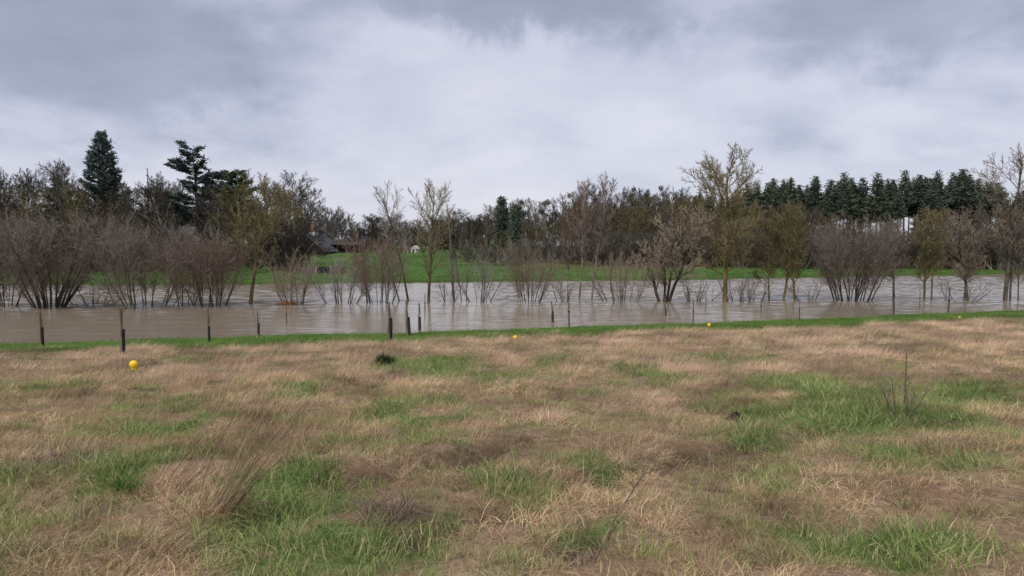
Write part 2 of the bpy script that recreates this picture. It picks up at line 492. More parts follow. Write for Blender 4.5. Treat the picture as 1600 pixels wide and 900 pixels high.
bark_grey = rough_mat('bark_grey', (.055, .045, .036), (.13, .115, .095), 6, .8, .02, stretch=(1, 1, .25))
bark_dark = rough_mat('bark_dark', (.022, .018, .014), (.06, .05, .04), 6, .8, .02, stretch=(1, 1, .25))
bark_moss = rough_mat('bark_moss', (.05, .045, .022), (.15, .125, .05), 4, .7, .02, stretch=(1, 1, .3))
bark_ochre = rough_mat('bark_ochre', (.075, .06, .022), (.19, .15, .055), 4, .7, .02, stretch=(1, 1, .3))
bark_pink = rough_mat('bark_pink', (.11, .085, .075), (.24, .20, .18), 3, .5, .02, stretch=(1, 1, .3))
bark_wet = rough_mat('bark_wet', (.025, .022, .016), (.075, .065, .045), 5, .7, .02, stretch=(1, 1, .3))
tw_purple = twig_mat('twigs_purple', (.138, .110, .090), (.178, .146, .120))
tw_brown = twig_mat('twigs_brown', (0.19, 0.15, 0.112), (0.255, 0.21, 0.157))
tw_grey = twig_mat('twigs_grey', (0.195, 0.176, 0.153), (0.27, 0.243, 0.207))
tw_olive = twig_mat('twigs_olive', (0.14, 0.12, 0.062), (0.195, 0.162, 0.085))
tw_ochre = twig_mat('twigs_ochre', (.15, .11, .03), (.22, .16, .05))
tw_rust = twig_mat('twigs_rust', (0.175, 0.1, 0.048), (0.24, 0.145, 0.07))
tw_dark = twig_mat('twigs_dark', (0.13, 0.114, 0.092), (0.19, 0.168, 0.133))
tw_red = twig_mat('twigs_red', (0.16, 0.112, 0.09), (0.2, 0.152, 0.122))

def build(name, meshes, loc, rz=0.0, scale=1.0, label=None, cat='tree', group=None):
    e = empty(name, loc, rz, scale)
    for nm, me in meshes: new_obj(nm, me, e)
    tag(e, label, cat, group)
    return e
def on_water(px, py): return at_plane(px, py, WZ)
def hgt(px, pyb, pyt):                        # real height of something standing in the flood
    x, y, z = on_water(px, pyb)
    return at_depth(px, pyt, y)[2] - z

# dense many-stemmed willows
def willow(seed, px, pyb, pyt, halfw, stems, bark, twig, label, dens=1.0, tw=0.016, splay=None, name='willow_shrub', group='bare shrubs standing in the flood', cat='shrub', base=0.14, r0=.042, lean=(0, 0)):
    x, y, z = on_water(px, pyb); H = hgt(px, pyb, pyt); W = halfw / F * y
    sp_ = splay if splay else min(1.0, math.atan(W / H) * 1.15)
    b = Bare(seed, H * .86, r0, (int(10 * dens), int(9 * dens), 7), (.42, .5, .55), (.5, .6, .65), (.24, .12, .1), (.07, .10, .13, .16), (.03, .06, .05, .04), tw * .98, tl=0, stems=stems, splay=sp_, base_r=W * base + .15, nseg=(7, 4, 3, 2), minr=.010, lean=lean)
    return build(name, b.meshes(name, bark, twig), (x, y, z), 0, 1, label, cat, group)
willow(1, 76, 480, 338, 82, 20, bark_wet, tw_purple, 'big dense purple-brown shrub with a thick dark trunk, leftmost in the flood', 1.15, .02, base=.12, r0=.075)
willow(2, 8, 479, 352, 55, 10, bark_wet, tw_purple, 'purple-brown shrub cut by the left edge of the picture', 1.0, .018)
willow(3, 224, 479, 340, 78, 20, bark_moss, tw_purple, 'wide fan-shaped shrub of many stems behind the double stake', 1.1, .018, base=.4)
willow(4, 330, 478, 362, 55, 17, bark_wet, tw_red, 'reddish many-stemmed shrub just left of the leaning olive tree', 1.0, .016, base=.3)
willow(5, 290, 477, 372, 30, 6, bark_wet, tw_brown, 'thin brown shrub squeezed between the two wide left shrubs', .9, .014)
willow(6, 150, 477, 440, 34, 9, bark_wet, tw_dark, 'low tangle of thin twigs in the water right of the leftmost big shrub', .5, .012, splay=.9)
willow(7, 460, 475, 392, 36, 12, bark_wet, tw_brown, 'airy brown shrub with a clump of dead reeds at its foot', .85, .013, base=.3)
willow(8, 535, 474, 402, 36, 12, bark_wet, tw_grey, 'low greyish shrub left of the reddish shrub in mid-water', .8, .012, base=.35)
willow(9, 592, 474, 374, 42, 15, bark_wet, tw_red, 'reddish upright shrub behind the tall pale stake', .95, .014, base=.4)
willow(10, 752, 472, 388, 34, 10, bark_wet, tw_grey, 'thin grey shrub right of the bare pole tree', .75, .012, base=.3)
willow(11, 826, 472, 384, 38, 13, bark_wet, tw_brown, 'bushy brown shrub in mid-water at the centre of the picture', .9, .013, base=.25)
willow(12, 972, 471, 396, 40, 12, bark_wet, tw_brown, 'spreading low shrub left of the gnarled thick-trunked tree', .8, .013, base=.45)
willow(13, 1152, 471, 425, 24, 8, bark_wet, tw_grey, 'small low bush beside the tall mossy poplar', .6, .011, base=.4)
willow(14, 1175, 470, 430, 20, 7, bark_wet, tw_grey, 'faint grey twiggy bush right of the poplar', .6, .010, base=.4)
willow(15, 1330, 470, 350, 50, 22, bark_dark, tw_purple, 'large dark purple shrub alone in the water on the right', 1.1, .018, base=.4, r0=.055)
willow(16, 880, 471, 420, 16, 6, bark_wet, tw_brown, 'very small sparse bush left of the two pale birch-like trunks', .6, .011)
willow(17, 1085, 470, 428, 36, 9, bark_wet, tw_dark, 'low dark bush with flat sideways twigs between gnarled tree and poplar', .55, .012, splay=1.0)
willow(18, 1498, 470, 430, 26, 6, bark_wet, tw_dark, 'low sideways-growing bush behind the short dark stake on the right', .5, .011, splay=1.1)
willow(19, 700, 471, 428, 20, 6, bark_wet, tw_brown, 'small bush at the foot of the bare pole tree', .5, .010)
willow(20, 1265, 470, 432, 24, 6, bark_wet, tw_dark, 'low dark twigs left of the large purple shrub', .5, .011, splay=1.0)

# single trees standing in the flood
def water_tree(px, pyb, b, name, bark, twig, label, group='bare trees standing in the flood', rz=0.0):
    x, y, z = on_water(px, pyb)
    return build(name, b.meshes(name, bark, twig), (x, y, z), rz, 1, label, 'tree', group)
H = hgt(390, 475, 288)
water_tree(390, 475, Bare(31, H * .9, .13, (20, 10, 7, 5), (.36, .48, .5, .6), (.75, .6, .6, .6), (.36, .2, .15, .1), (.035, .08, .12, .15, .15), (0.0, .04, .04, .03, .02), .024, lean=(.07, 0)), 'slim_tree', bark_moss, tw_olive, 'slim leaning tree with an olive-yellow rounded crown in the left flood')
H = hgt(663, 473, 280)
water_tree(670, 473, Bare(32, H * .87, .12, (22, 8, 6, 4), (.30, .45, .5, .6), (.72, .6, .6, .6), (.30, .2, .15, .1), (.03, .07, .1, .12, .12), (0.0, .07, .07, .05, .03), .018, lean=(-.03, 0)), 'open_tree', bark_moss, tw_olive, 'open bare tree with straight ochre trunk, tallest at the centre of the flood')
H = hgt(630, 470, 292)
water_tree(640, 470, Bare(33, H * .9, .085, (14, 7, 5, 4), (.28, .45, .5, .6), (.55, .55, .6, .6), (.45, .25, .2, .1), (.03, .07, .1, .12, .12), (0.0, .09, .08, .05, .03), .017, lean=(-.10, 0)), 'open_tree', bark_moss, tw_grey, 'thinner bare tree leaning left beside the tallest central tree')
H = hgt(706, 470, 318)
water_tree(710, 470, Bare(34, H, .11, (9, 3), (.035, .4), (.5, .6), (.2, .2), (.012, .08, .1), (0, .05, .05), .010, lean=(-.03, 0)), 'pole_tree', bark_pink, tw_grey, 'bare pale pole of a tree with almost no branches')
for sd, px, pyt, ln, lab in ((35, 722, 372, -.02, 'thin straight sapling just right of the bare pole tree'), (36, 729, 380, .03, 'second thin sapling right of the bare pole tree')):
    H = hgt(px, 470, pyt)
    water_tree(px, 470, Bare(sd, H, .04, (10, 4, 3), (.18, .4, .4), (.5, .6, .6), (.3, .2, .2), (.02, .08, .1, .1), (0, .06, .05, .03), .010, lean=(ln, 0)), 'sapling_tree', bark_grey, tw_brown, lab)
H = hgt(638, 470, 390)
water_tree(627, 470, Bare(37, H, .055, (9, 5, 4), (.3, .45, .5), (.5, .6, .6), (.25, .2, .2), (.05, .08, .1, .1), (0, .06, .05, .03), .012, lean=(-.15, 0)), 'sapling_tree', bark_wet, tw_brown, 'short dark sapling leaning left under the two central trees')
for sd, px, pyt, ln, lab in ((38, 904, 292, .09, 'birch-like tree with pale pinkish leaning trunk, left one of the pair'), (39, 923, 288, .08, 'birch-like tree with pale pinkish trunk, right one of the pair'), (40, 887, 330, .05, 'very thin bare tree left of the birch-like pair')):
    H = hgt(px, 470, pyt)
    water_tree(px, 470, Bare(sd, H * .95, .075 if sd < 40 else .04, (24, 8, 6, 4), (.19, .48, .5, .6), (.6, .6, .6, .6), (.38, .2, .15, .1), (.025, .07, .1, .12, .12), (0.0, .06, .05, .04, .03), .020, lean=(ln, 0), shape='vase'), 'birch_tree', bark_pink, tw_red, lab)
H = hgt(1038, 471, 335)
x, y, z = on_water(1038, 471)
b = Bare(41, H * .84, .12, (10, 8, 7, 5), (.44, .48, .5, .6), (.7, .65, .65, .6), (.3, .2, .15, .1), (.10, .13, .14, .16, .16), (.01, .04, .04, .03, .02), .028, stems=4, splay=.26, base_r=.22, tl=1)
build('gnarled_tree', b.meshes('gnarled_tree', bark_wet, tw_brown), (x, y, z), 0, 1, 'gnarled grey-brown tree with a thick dark split trunk', 'tree', 'bare trees standing in the flood')
H = hgt(1130, 472, 232)
water_tree(1133, 472, Bare(42, H * .84, .17, (36, 10, 7, 5), (.33, .48, .5, .6), (.95, .6, .6, .6), (.25, .2, .15, .1), (.02, .08, .1, .13, .13), (0.0, .05, .06, .05, .03), .026, lean=(-.012, 0), shape='tall'), 'poplar_tree', bark_ochre, tw_olive, 'tall mossy ochre poplar rising high above the right-hand wood')
yel = 'ochre willow'
for sd, px, pyt, ln, r, lab in ((43, 1222, 325, .07, .09, 'ochre-barked willow with a straight mossy trunk, middle of three'), (44, 1243, 335, -.02, .08, 'ochre willow right of the straight mossy trunk'), (45, 1203, 345, -.05, .07, 'twin-trunked ochre willow left of the straight mossy trunk')):
    H = hgt(px, 469, pyt)
    water_tree(px, 469, Bare(sd, H * .92, r, (19, 9, 7, 5), (.32, .48, .5, .6), (.7, .6, .6, .6), (.25, .2, .15, .1), (.04, .08, .1, .13, .13), (0.0, .06, .06, .04, .03), .026, lean=(ln, 0)), 'ochre_willow', bark_ochre, tw_olive, lab)
for sd, px, pyb, pyt, ln, r, bk, tw_, lab in (
        (46, 1443, 470, 345, .02, .08, bark_moss, tw_olive, 'slender olive tree in the water, leftmost of the far-right group'),
        (47, 1456, 470, 330, .0, .06, bark_ochre, tw_olive, 'thin straight ochre tree next to the slender olive tree'),
        (48, 1513, 470, 335, -.08, .11, bark_grey, tw_brown, 'leaning double-trunked brown tree in the far-right group'),
        (49, 1506, 470, 360, -.02, .06, bark_grey, tw_brown, 'thin brown stem beside the leaning double-trunked tree'),
        (50, 1570, 470, 240, .05, .15, bark_grey, tw_brown, 'tall tree whose spreading crown reaches the right picture edge'),
        (51, 1579, 470, 330, -.03, .08, bark_grey, tw_brown, 'thin trunk just right of the tall right-edge tree'),
        (52, 1591, 470, 350, .0, .05, bark_grey, tw_grey, 'thin upright tree at the extreme right edge'),
        (53, 1396, 468, 350, .0, .05, bark_grey, tw_purple, 'thin upright tree right of the large purple shrub')):
    H = hgt(px, pyb, pyt)
    water_tree(px, pyb, Bare(sd, H * .93, r, (19, 9, 6, 5), (.30, .48, .5, .6), (.75, .6, .6, .6), (.28, .2, .15, .1), (.03, .08, .1, .13, .13), (0.0, .06, .06, .04, .03), .024, lean=(ln, 0)), 'flood_tree', bk, tw_, lab)

# ------------------------------------------------------------------ background wood: shared tree shapes, unit height
def proto(seed, twf, counts=(16, 9, 7, 5), ratio=(.36, .48, .52, .6), start=.22, shape='round', stems=1, splay=0, r0=.02, trop=.05, angle=.75, wob=.05):
    return Bare(seed, 9.0 if stems == 1 else 8.2, r0 * 10, counts, ratio, (angle, .6, .6, .6), (start, .2, .15, .1), (wob, .1, .12, .13, .14), (0.0, trop, trop, .04, .03), twf, shape=shape, stems=stems, splay=splay, base_r=.5 if stems > 1 else 0, sink=.4, minr=.02, tl=1)
P_round = [proto(101, .038), proto(102, .038, (18, 9, 7, 5), (.40, .45, .52, .6), .22), proto(103, .038, (14, 10, 7, 5), (.42, .48, .52, .6), .16, wob=.08)]
P_tall = [proto(104, .036, (24, 8, 6, 5), (.24, .48, .52, .6), .32, 'tall', trop=.07), proto(105, .034, (22, 7, 6, 5), (.22, .48, .52, .6), .36, 'vase', trop=.09, angle=.6)]
P_bush = [Bare(106, 8.2, .16, (8, 7, 6, 4), (.42, .48, .5, .55), (.55, .6, .6, .6), (.12, .15, .15, .1), (.07, .1, .13, .15, .15), (.03, .05, .05, .04, .03), .06, stems=9, splay=.55, base_r=1.2, tl=0, sink=.3, minr=.02),
          Bare(107, 8.2, .16, (9, 7, 6, 4), (.40, .48, .5, .55), (.55, .6, .6, .6), (.10, .15, .15, .1), (.07, .1, .13, .15, .15), (.03, .05, .05, .04, .03), .06, stems=8, splay=.8, base_r=1.5, tl=0, sink=.3, minr=.02)]
cache = {}
def wood_meshes(pr):
    if id(pr) not in cache: cache[id(pr)] = pr.meshes('wood_tree', bark_grey, tw_grey)
    return cache[id(pr)]
ORD = ['first', 'second', 'third', 'fourth', 'fifth', 'sixth', 'seventh', 'eighth', 'ninth', 'tenth', 'eleventh', 'twelfth', 'thirteenth', 'fourteenth', 'fifteenth', 'sixteenth', 'seventeenth', 'eighteenth', 'nineteenth', 'twentieth', 'twenty-first', 'twenty-second', 'twenty-third', 'twenty-fourth']
ZONES = [(-999, 'at the left picture edge'), (30, 'above the leftmost big shrub'), (130, 'around the giant conifer'), (200, 'above the fan-shaped shrub'), (275, 'around the tall cedar'), (350, 'around the slim leaning tree'),
         (440, 'around the brick house'), (505, 'around the rust-orange trees'), (600, 'behind the two central trees'), (700, 'just right of the pole tree'), (770, 'around the dark conifer spire'), (850, 'left of the birch-like pair'),
         (895, 'behind the birch-like pair'), (950, 'left of the gnarled tree'), (1005, 'behind the gnarled tree'), (1075, 'left of the poplar'), (1125, 'behind the poplar'), (1190, 'behind the ochre willows'), (1265, 'behind the large purple shrub'),
         (1385, 'left of the far-right tree group'), (1430, 'behind the far-right tree group'), (1540, 'at the right picture edge')]
def zone(px): return [z_ for a, z_ in ZONES if px >= a][-1]
pending = {}
def later(o, px, what, group):               # labelled once all of a kind are placed, counted from the left
    pending.setdefault((what, zone(px), group), []).append((px, o))
def flush():
    for (what, zn, group), lst in pending.items():
        lst.sort(key=lambda q: q[0])
        for i, (px_, o) in enumerate(lst):
            o['label'] = '%s %s' % (what, zn.replace('behind the far-right tree group', 'behind the far-right trees')) + ('' if len(lst) == 1 else ', %s from left' % ORD[min(i, 23)])
            o['group'] = group
    pending.clear()
rng = random.Random(7)
TWN = {'twigs_purple': 'purplish', 'twigs_brown': 'brown', 'twigs_grey': 'grey', 'twigs_olive': 'olive', 'twigs_ochre': 'ochre', 'twigs_rust': 'rust-coloured', 'twigs_dark': 'dark', 'twigs_red': 'reddish'}
def wood(px, Y, pyt, pr, bark, twig, name, label, cat='tree', group=None, wide=1.0, pyb=None):
    """a tree at depth Y whose top reaches photo row pyt, rooted on the meadow"""
    x = at_depth(px, 400, Y)[0]
    z = float(meadow_h(np.array(x), np.array(Y)))
    Hh = at_depth(px, pyt, Y)[2] - z
    s = Hh / 9.6
    e = build(name, wood_meshes(pr), (x, Y, z - .05), rng.uniform(0, 6.28), (s * wide, s * wide, s), label, cat, group)
    for o, m_ in zip(e.children, (bark, twig)):
        o.material_slots[0].link = 'OBJECT'; o.material_slots[0].material = m_
    return e

def skyline(px, pts):
    return float(np.interp(px, [p[0] for p in pts], [p[1] for p in pts]))
left_top = [(-60, 285), (0, 275), (60, 285), (95, 265), (130, 290), (200, 285), (240, 275), (270, 290), (330, 300), (400, 300), (440, 292), (480, 296), (500, 330), (530, 328), (560, 345), (620, 350), (700, 350)]
mid_top = [(690, 360), (720, 342), (760, 335), (800, 324), (850, 318), (920, 302), (960, 310), (1000, 304), (1040, 310), (1080, 318), (1150, 326), (1250, 328), (1300, 334), (1340, 350), (1380, 340), (1430, 352), (1480, 342), (1560, 336), (1700, 300)]
def wood_row(px0, px1, Y0, Y1, dtop, step, protos, barks, twigs, name, label, group, wide=(.9, 1.3), cat='tree', top=mid_top):
    px = px0
    while px < px1:
        tw_ = rng.choice(twigs)
        o = wood(px, rng.uniform(Y0, Y1), skyline(px, top) + dtop + rng.uniform(-8, 14), rng.choice(protos), rng.choice(barks), tw_, name, None, cat, None, rng.uniform(*wide))
        later(o, px, '%s %s' % (TWN[tw_.name], label), group)
        px += step * rng.uniform(.6, 1.4)
# left park: bare trees behind the shrubs
px = -70
while px < 700:
    if px < 480 or px > 500:
        top = skyline(px, left_top) + rng.uniform(-6, 22)
        tw_ = rng.choice([tw_grey, tw_brown, tw_grey, tw_dark])
        o = wood(px, rng.uniform(125, 185), top, rng.choice(P_round + P_tall), rng.choice([bark_grey, bark_dark]), tw_, 'bare_tree', None, wide=rng.uniform(.9, 1.25))
        later(o, px, 'bare %s park tree' % TWN[tw_.name], 'bare trees of the park on the left')
    px += rng.uniform(9, 22)
for px, Y, top, pr, bk, tw_, wd, lab in (
        (100, 150, 262, P_tall[1], bark_grey, tw_grey, 1.0, 'bare tree with pale upright twigs just left of the giant conifer'),
        (40, 118, 300, P_round[0], bark_moss, tw_olive, 1.2, 'olive-brown tree behind the leftmost big shrub'),
        (110, 120, 300, P_round[1], bark_moss, tw_olive, 1.2, 'olive mossy tree in front of the giant conifer'),
        (170, 122, 312, P_round[2], bark_dark, tw_rust, 1.1, 'rust-brown tree at the foot of the giant conifer'),
        (262, 118, 300, P_round[1], bark_dark, tw_brown, 1.4, 'broad brown tree left below the cedar'),
        (330, 112, 310, P_round[0], bark_dark, tw_dark, 1.25, 'broad dark tree right below the cedar'),
        (372, 104, 305, P_round[2], bark_moss, tw_olive, 1.5, 'wide olive-green tree behind the slim leaning tree'),
        (436, 104, 312, P_round[1], bark_moss, tw_olive, 1.7, 'olive tree left of the slate-roofed house'),
        (462, 168, 288, P_round[2], bark_grey, tw_grey, 1.25, 'tall round-headed bare tree behind the house chimney'),
        (484, 172, 300, P_round[0], bark_grey, tw_grey, 1.0, 'round bare tree right behind the house chimney'),
        (522, 165, 330, P_round[1], bark_grey, tw_grey, 1.1, 'bare grey tree between the house and the orange tree'),
        (552, 150, 350, P_round[0], bark_dark, tw_rust, 1.5, 'rust-orange rounded tree right of the house'),
        (580, 152, 354, P_round[1], bark_dark, tw_rust, 1.4, 'smaller rust-orange tree beside the larger orange one'),
        (628, 160, 352, P_round[2], bark_dark, tw_olive, 1.2, 'olive-brown tree behind the pale garden huts'),
        (680, 150, 372, P_round[0], bark_dark, tw_olive, 1.5, 'low olive tree right of the pale garden huts'),
        (704, 112, 392, P_tall[0], bark_dark, tw_dark, .7, 'small dark bare tree on the lawn behind the pole tree')):
    wood(px, Y, top, pr, bk, tw_, 'bare_tree', lab, group='trees on the left and centre', wide=wd)
# belts that close the view under the crowns
wood_row(-70, 480, 92, 104, 0, 13, P_bush, [bark_dark], [tw_brown, tw_purple, tw_dark, tw_grey], 'thicket_bush', 'far-bank thicket bush', 'thicket on the far bank on the left', (.9, 1.3), 'bush', [(-70, 352), (120, 366), (250, 372), (400, 385), (480, 398)])
wood_row(-90, 760, 190, 215, 0, 13, P_bush + P_round, [bark_dark, bark_grey], [tw_dark, tw_grey, tw_brown], 'bare_tree', 'distant park tree', 'distant trees closing the park', (1.2, 1.8), 'tree', [(-90, 318), (300, 325), (480, 338), (560, 348), (760, 348)])
wood_row(700, 1010, 200, 215, 0, 13, P_bush + P_round, [bark_dark, bark_grey], [tw_dark, tw_grey, tw_brown], 'bare_tree', 'distant bare tree', 'distant trees closing the central wood', (1.2, 1.8), 'tree', [(700, 340), (1010, 330)])
for px, Y, top, lab in ((438, 99, 340, 'brown bush hiding the left side of the brick house, left of three'), (450, 97, 350, 'brown bush hiding the left side of the brick house, middle of three'), (474, 112, 374, 'low brown bush in front of the house porch'), (503, 125, 384, 'small brown bush between house and barn'), (461, 99, 366, 'brown bush just below the slate gable, right of three')):
    wood(px, Y, top, P_bush[0], bark_dark, tw_brown, 'thicket_bush', lab, 'bush', 'bushes before the brick house', 1.1)
# dark low trees on the left lawn
for px, Y, top, lab in ((414, 96, 375, 'small dark tree on the left lawn, left of two'), (424, 96, 370, 'small dark tree on the left lawn, right of two')):
    wood(px, Y, top, P_round[1], bark_dark, tw_dark, 'lawn_tree', lab, group='small dark lawn trees', wide=1.3)
# the wood on the right
wood_row(705, 1080, 165, 195, 0, 11, P_tall + P_round, [bark_grey, bark_dark], [tw_grey, tw_brown, tw_grey], 'bare_tree', 'skyline tree', 'skyline trees of the central wood', (.8, 1.15))
wood_row(705, 1000, 130, 150, 28, 15, P_round, [bark_grey, bark_moss], [tw_brown, tw_red, tw_grey], 'bare_tree', 'bare wood tree', 'trees inside the central wood', (1.0, 1.4))
wood_row(890, 1680, 124, 140, 28, 13, P_round + P_tall, [bark_moss, bark_grey], [tw_brown, tw_brown, tw_olive, tw_purple], 'bare_tree', 'bare front-row wood tree', 'trees inside the right-hand wood', (1.0, 1.4))
wood_row(1000, 1680, 142, 165, 8, 13, P_round, [bark_moss, bark_grey], [tw_brown, tw_grey, tw_olive], 'bare_tree', 'bare tree deep in the wood', 'deep trees of the right-hand wood', (1.0, 1.4))
wood_row(715, 1700, 112, 122, 62, 12, P_bush, [bark_grey], [tw_brown, tw_purple, tw_grey, tw_red], 'undergrowth_bush', 'bare bush along the wood edge', 'undergrowth along the wood edge', (.9, 1.5), 'bush', [(690, 330), (900, 310), (1100, 300), (1700, 300)])
wood_row(-60, 470, 100, 118, 0, 20, P_bush, [bark_dark], [tw_brown, tw_grey, tw_purple], 'undergrowth_bush', 'bare bush on the park edge', 'undergrowth on the left park edge', (1.0, 1.5), 'bush', [(-60, 352), (200, 362), (300, 368), (470, 378)])
wood_row(505, 720, 150, 160, 0, 14, P_bush, [bark_dark], [tw_dark, tw_dark, tw_brown], 'undergrowth_bush', 'low bush atop the lawn', 'dark bushes along the top of the lawn', (1.2, 1.8), 'bush', [(505, 374), (720, 378)])

flush()
# mistletoe balls in the central crowns
mb = MB(); g = random.Random(5)
for k in range(260):
    d = Vector((g.gauss(0, 1), g.gauss(0, 1), g.gauss(0, 1))).normalized()
    p0 = d * g.uniform(.1, .6); sd = d.cross(Vector((g.gauss(0, 1), g.gauss(0, 1), g.gauss(0, 1)))).normalized()
    mb.ribbon([p0, p0 + d * .22 + sd * .05, p0 + d * .42], .07, sd.cross(d))
m_mist = twig_mat('mistletoe_leaf', (.028, .034, .014), (.05, .055, .022))
me_mist = mb.mesh('mistletoe', m_mist)
# ------------------------------------------------------------------ conifers
m_needle_blue = twig_mat('needles_blue', (.05, .07, .064), (.09, .115, .102), .5, .3)
m_needle_dark = twig_mat('needles_dark', (.056, .074, .054), (.094, .116, .084), .5, .35)
m_needle_green = twig_mat('needles_green', (.06, .082, .055), (.10, .12, .075), .4, .35)
def sliver(K, g, p, d, L, wd):
    sd = d.cross(Vector((g.gauss(0, 1), g.gauss(0, 1), g.gauss(0, 1))))
    if sd.length < 1e-4: return
    sd = sd.normalized() * wd
    K.tri(p - sd, p + sd, p + d * L)
def conifer(seed, H, r0, prof, n, tilt, clump, fl=(0.45, .10), bare=.1, flat=.5, lean=0, upt=.2, density=26, whorl=None, wild=0.0):
    """prof(f): bough length at height fraction f; tilt(f): bough slope; flat: vertical squash of the foliage"""
    g = random.Random(seed); T = MB(); K = MB()
    pts = [Vector((lean * H * f * f + g.gauss(0, .01) * H * f * .3, 0, -.5 + (H + .5) * f)) for f in [i / 10 for i in range(11)]]
    T.tube(pts, [r0 * (1 - .93 * i / 10) for i in range(11)], 7)
    for k in range(n):
        f = bare + (1 - bare) * ((k + g.random()) / n)
        if whorl: f = bare + (1 - bare) * (round((f - bare) / (1 - bare) * whorl) / whorl * .985 + g.uniform(0, .02))
        f = min(f, .995)
        x = f * 10; i = min(int(x), 9); p = pts[i].lerp(pts[i + 1], x - i)
        a = k * 2.399 + g.uniform(-.5, .5) * (1 + 5 * wild)
        L = prof(f) * g.uniform(.62 - .4 * wild, 1.12 + .15 * wild)
        if L < .15: L = .15
        s = tilt(f) + g.gauss(0, .12 + .1 * wild)
        d = Vector((math.cos(a), math.sin(a), s)).normalized()
        q = [p]; dd = d; m = 5
        for j in range(m):
            dd = Vector((dd.x + g.gauss(0, .07), dd.y + g.gauss(0, .07), dd.z + g.gauss(0, .05) + upt * (j / m))).normalized()
            q.append(q[-1] + dd * (L / m))
        T.tube(q, [max(.02, r0 * .25 * (1 - f * .7) * (1 - .8 * j / m)) for j in range(m + 1)], 3, False)
        cnt = max(6, int(density * L))
        for c_ in range(cnt):
            u = (.18 + .82 * math.sqrt(g.random())) * m * .999; j = int(u)
            c0 = q[j].lerp(q[j + 1], u - j)
            w_ = clump * (.5 + .7 * g.random())
            o = Vector((g.gauss(0, w_), g.gauss(0, w_), g.gauss(0, w_) * flat))
            dv = Vector((d.x + g.gauss(0, .8), d.y + g.gauss(0, .8), g.gauss(0, .6) * (flat + .2) + dd.z * .4)).normalized()
            sliver(K, g, c0 + o, dv, fl[0] * g.uniform(.6, 1.3), fl[1] * g.uniform(.6, 1.3))
    return T, K
def conifer_meshes(name, TK, bark, needle):
    return [('trunk', TK[0].mesh(name + '_trunk', bark, True)), ('crown', TK[1].mesh(name + '_crown', needle))]
def on_meadow(px, Y):
    x = at_depth(px, 400, Y)[0]
    return x, Y, float(meadow_h(np.array(x), np.array(Y)))
# the giant conifer on the left
x, y, z = on_meadow(164, 160); H = at_depth(164, 209, 160)[2] - z
TK = conifer(201, H, .8, lambda f: 5.2 * min(1, (1.02 - f) * 1.65 + .08) ** .9 if f < .96 else .9, 230, lambda f: -.25 + .55 * f, .30, (.6, .14), .12, .7, 0, .4, 26)
build('giant_conifer', conifer_meshes('giant_conifer', TK, bark_dark, m_needle_blue), (x, y, z), 0, 1, 'tall dark cone-shaped conifer, highest tree on the left', 'conifer')
# the cedar with its flat tiers
x, y, z = on_meadow(312, 150); H = at_depth(312, 234, 150)[2] - z
TK = conifer(202, H, .6, lambda f: (6.6 - 3.4 * max(0, f - .45) / .55) * (0.55 if int(f * 37) % 3 == 1 else 1.0), 66, lambda f: .12 + .2 * f, .36, (.62, .14), .25, .34, -.05, .10, 52, wild=1.0)
build('cedar_tree', conifer_meshes('cedar_tree', TK, bark_dark, m_needle_blue), (x, y, z), .6, 1, 'dark cedar with ragged flat tiers standing above the left trees', 'conifer')
x, y, z = on_meadow(368, 152); H = at_depth(368, 274, 152)[2] - z
TK = conifer(203, H, .5, lambda f: 4.6 - 2.4 * max(0, f - .6) / .4, 80, lambda f: .10 + .3 * f, .36, (.55, .14), .40, .34, .03, .10, 52, wild=.8)
build('cedar_tree', conifer_meshes('cedar_tree', TK, bark_dark, m_needle_green), (x, y, z), 0, 1, 'lower flat-topped cedar right of the tall ragged one', 'conifer')
x, y, z = on_meadow(334, 154); H = at_depth(334, 268, 154)[2] - z
TK = conifer(207, H, .45, lambda f: 4.4 - 2.4 * max(0, f - .6) / .4, 70, lambda f: .08 + .2 * f, .36, (.55, .14), .25, .34, -.02, .10, 48, wild=.9)
build('cedar_tree', conifer_meshes('cedar_tree', TK, bark_dark, m_needle_blue), (x, y, z), 2, 1, 'dark cedar low between the tall ragged cedar and the flat-topped one', 'conifer')
x, y, z = on_meadow(100, 146); H = at_depth(100, 284, 146)[2] - z
TK = conifer(204, H, .4, lambda f: 3.8 - 2.2 * max(0, f - .6) / .4, 50, lambda f: .05 + .2 * f, .34, (.5, .14), .5, .32, 0, .1, 46, wild=.8)
build('cedar_tree', conifer_meshes('cedar_tree', TK, bark_dark, m_needle_green), (x, y, z), 1, 1, 'small flat-topped evergreen left of the giant conifer', 'conifer')
# narrow conifers in the central wood
for sd, px, Y, top, wd, lab in ((205, 806, 128, 322, 1.1, 'narrow dark spire of a conifer in the central wood'), (206, 784, 150, 309, 1.9, 'ragged pointed conifer top left of the dark spire')):
    x, y, z = on_meadow(px, Y); H = at_depth(px, top, Y)[2] - z
    TK = conifer(sd, H, .25, lambda f: wd * (1.05 - f) ** .5 + .1, 120, lambda f: -.1 + .5 * f, .25, (.45, .12), .12, .7, 0, .2, 40)
    build('narrow_conifer', conifer_meshes('narrow_conifer', TK, bark_dark, m_needle_dark), (x, y, z), 0, 1, lab, 'conifer')
# dead pole trunk left
x, y, z = on_meadow(235, 140); H = at_depth(235, 263, 140)[2] - z
b = Bare(61, H, .24, (12, 3), (.05, .4), (.8, .6), (.3, .2), (.004, .08, .1), (0, .05, .05), .02)
build('dead_tree', b.meshes('dead_tree', bark_dark, tw_dark), (x, y, z), 0, 1, 'straight bare dead trunk like a mast left of the cedar', 'tree')
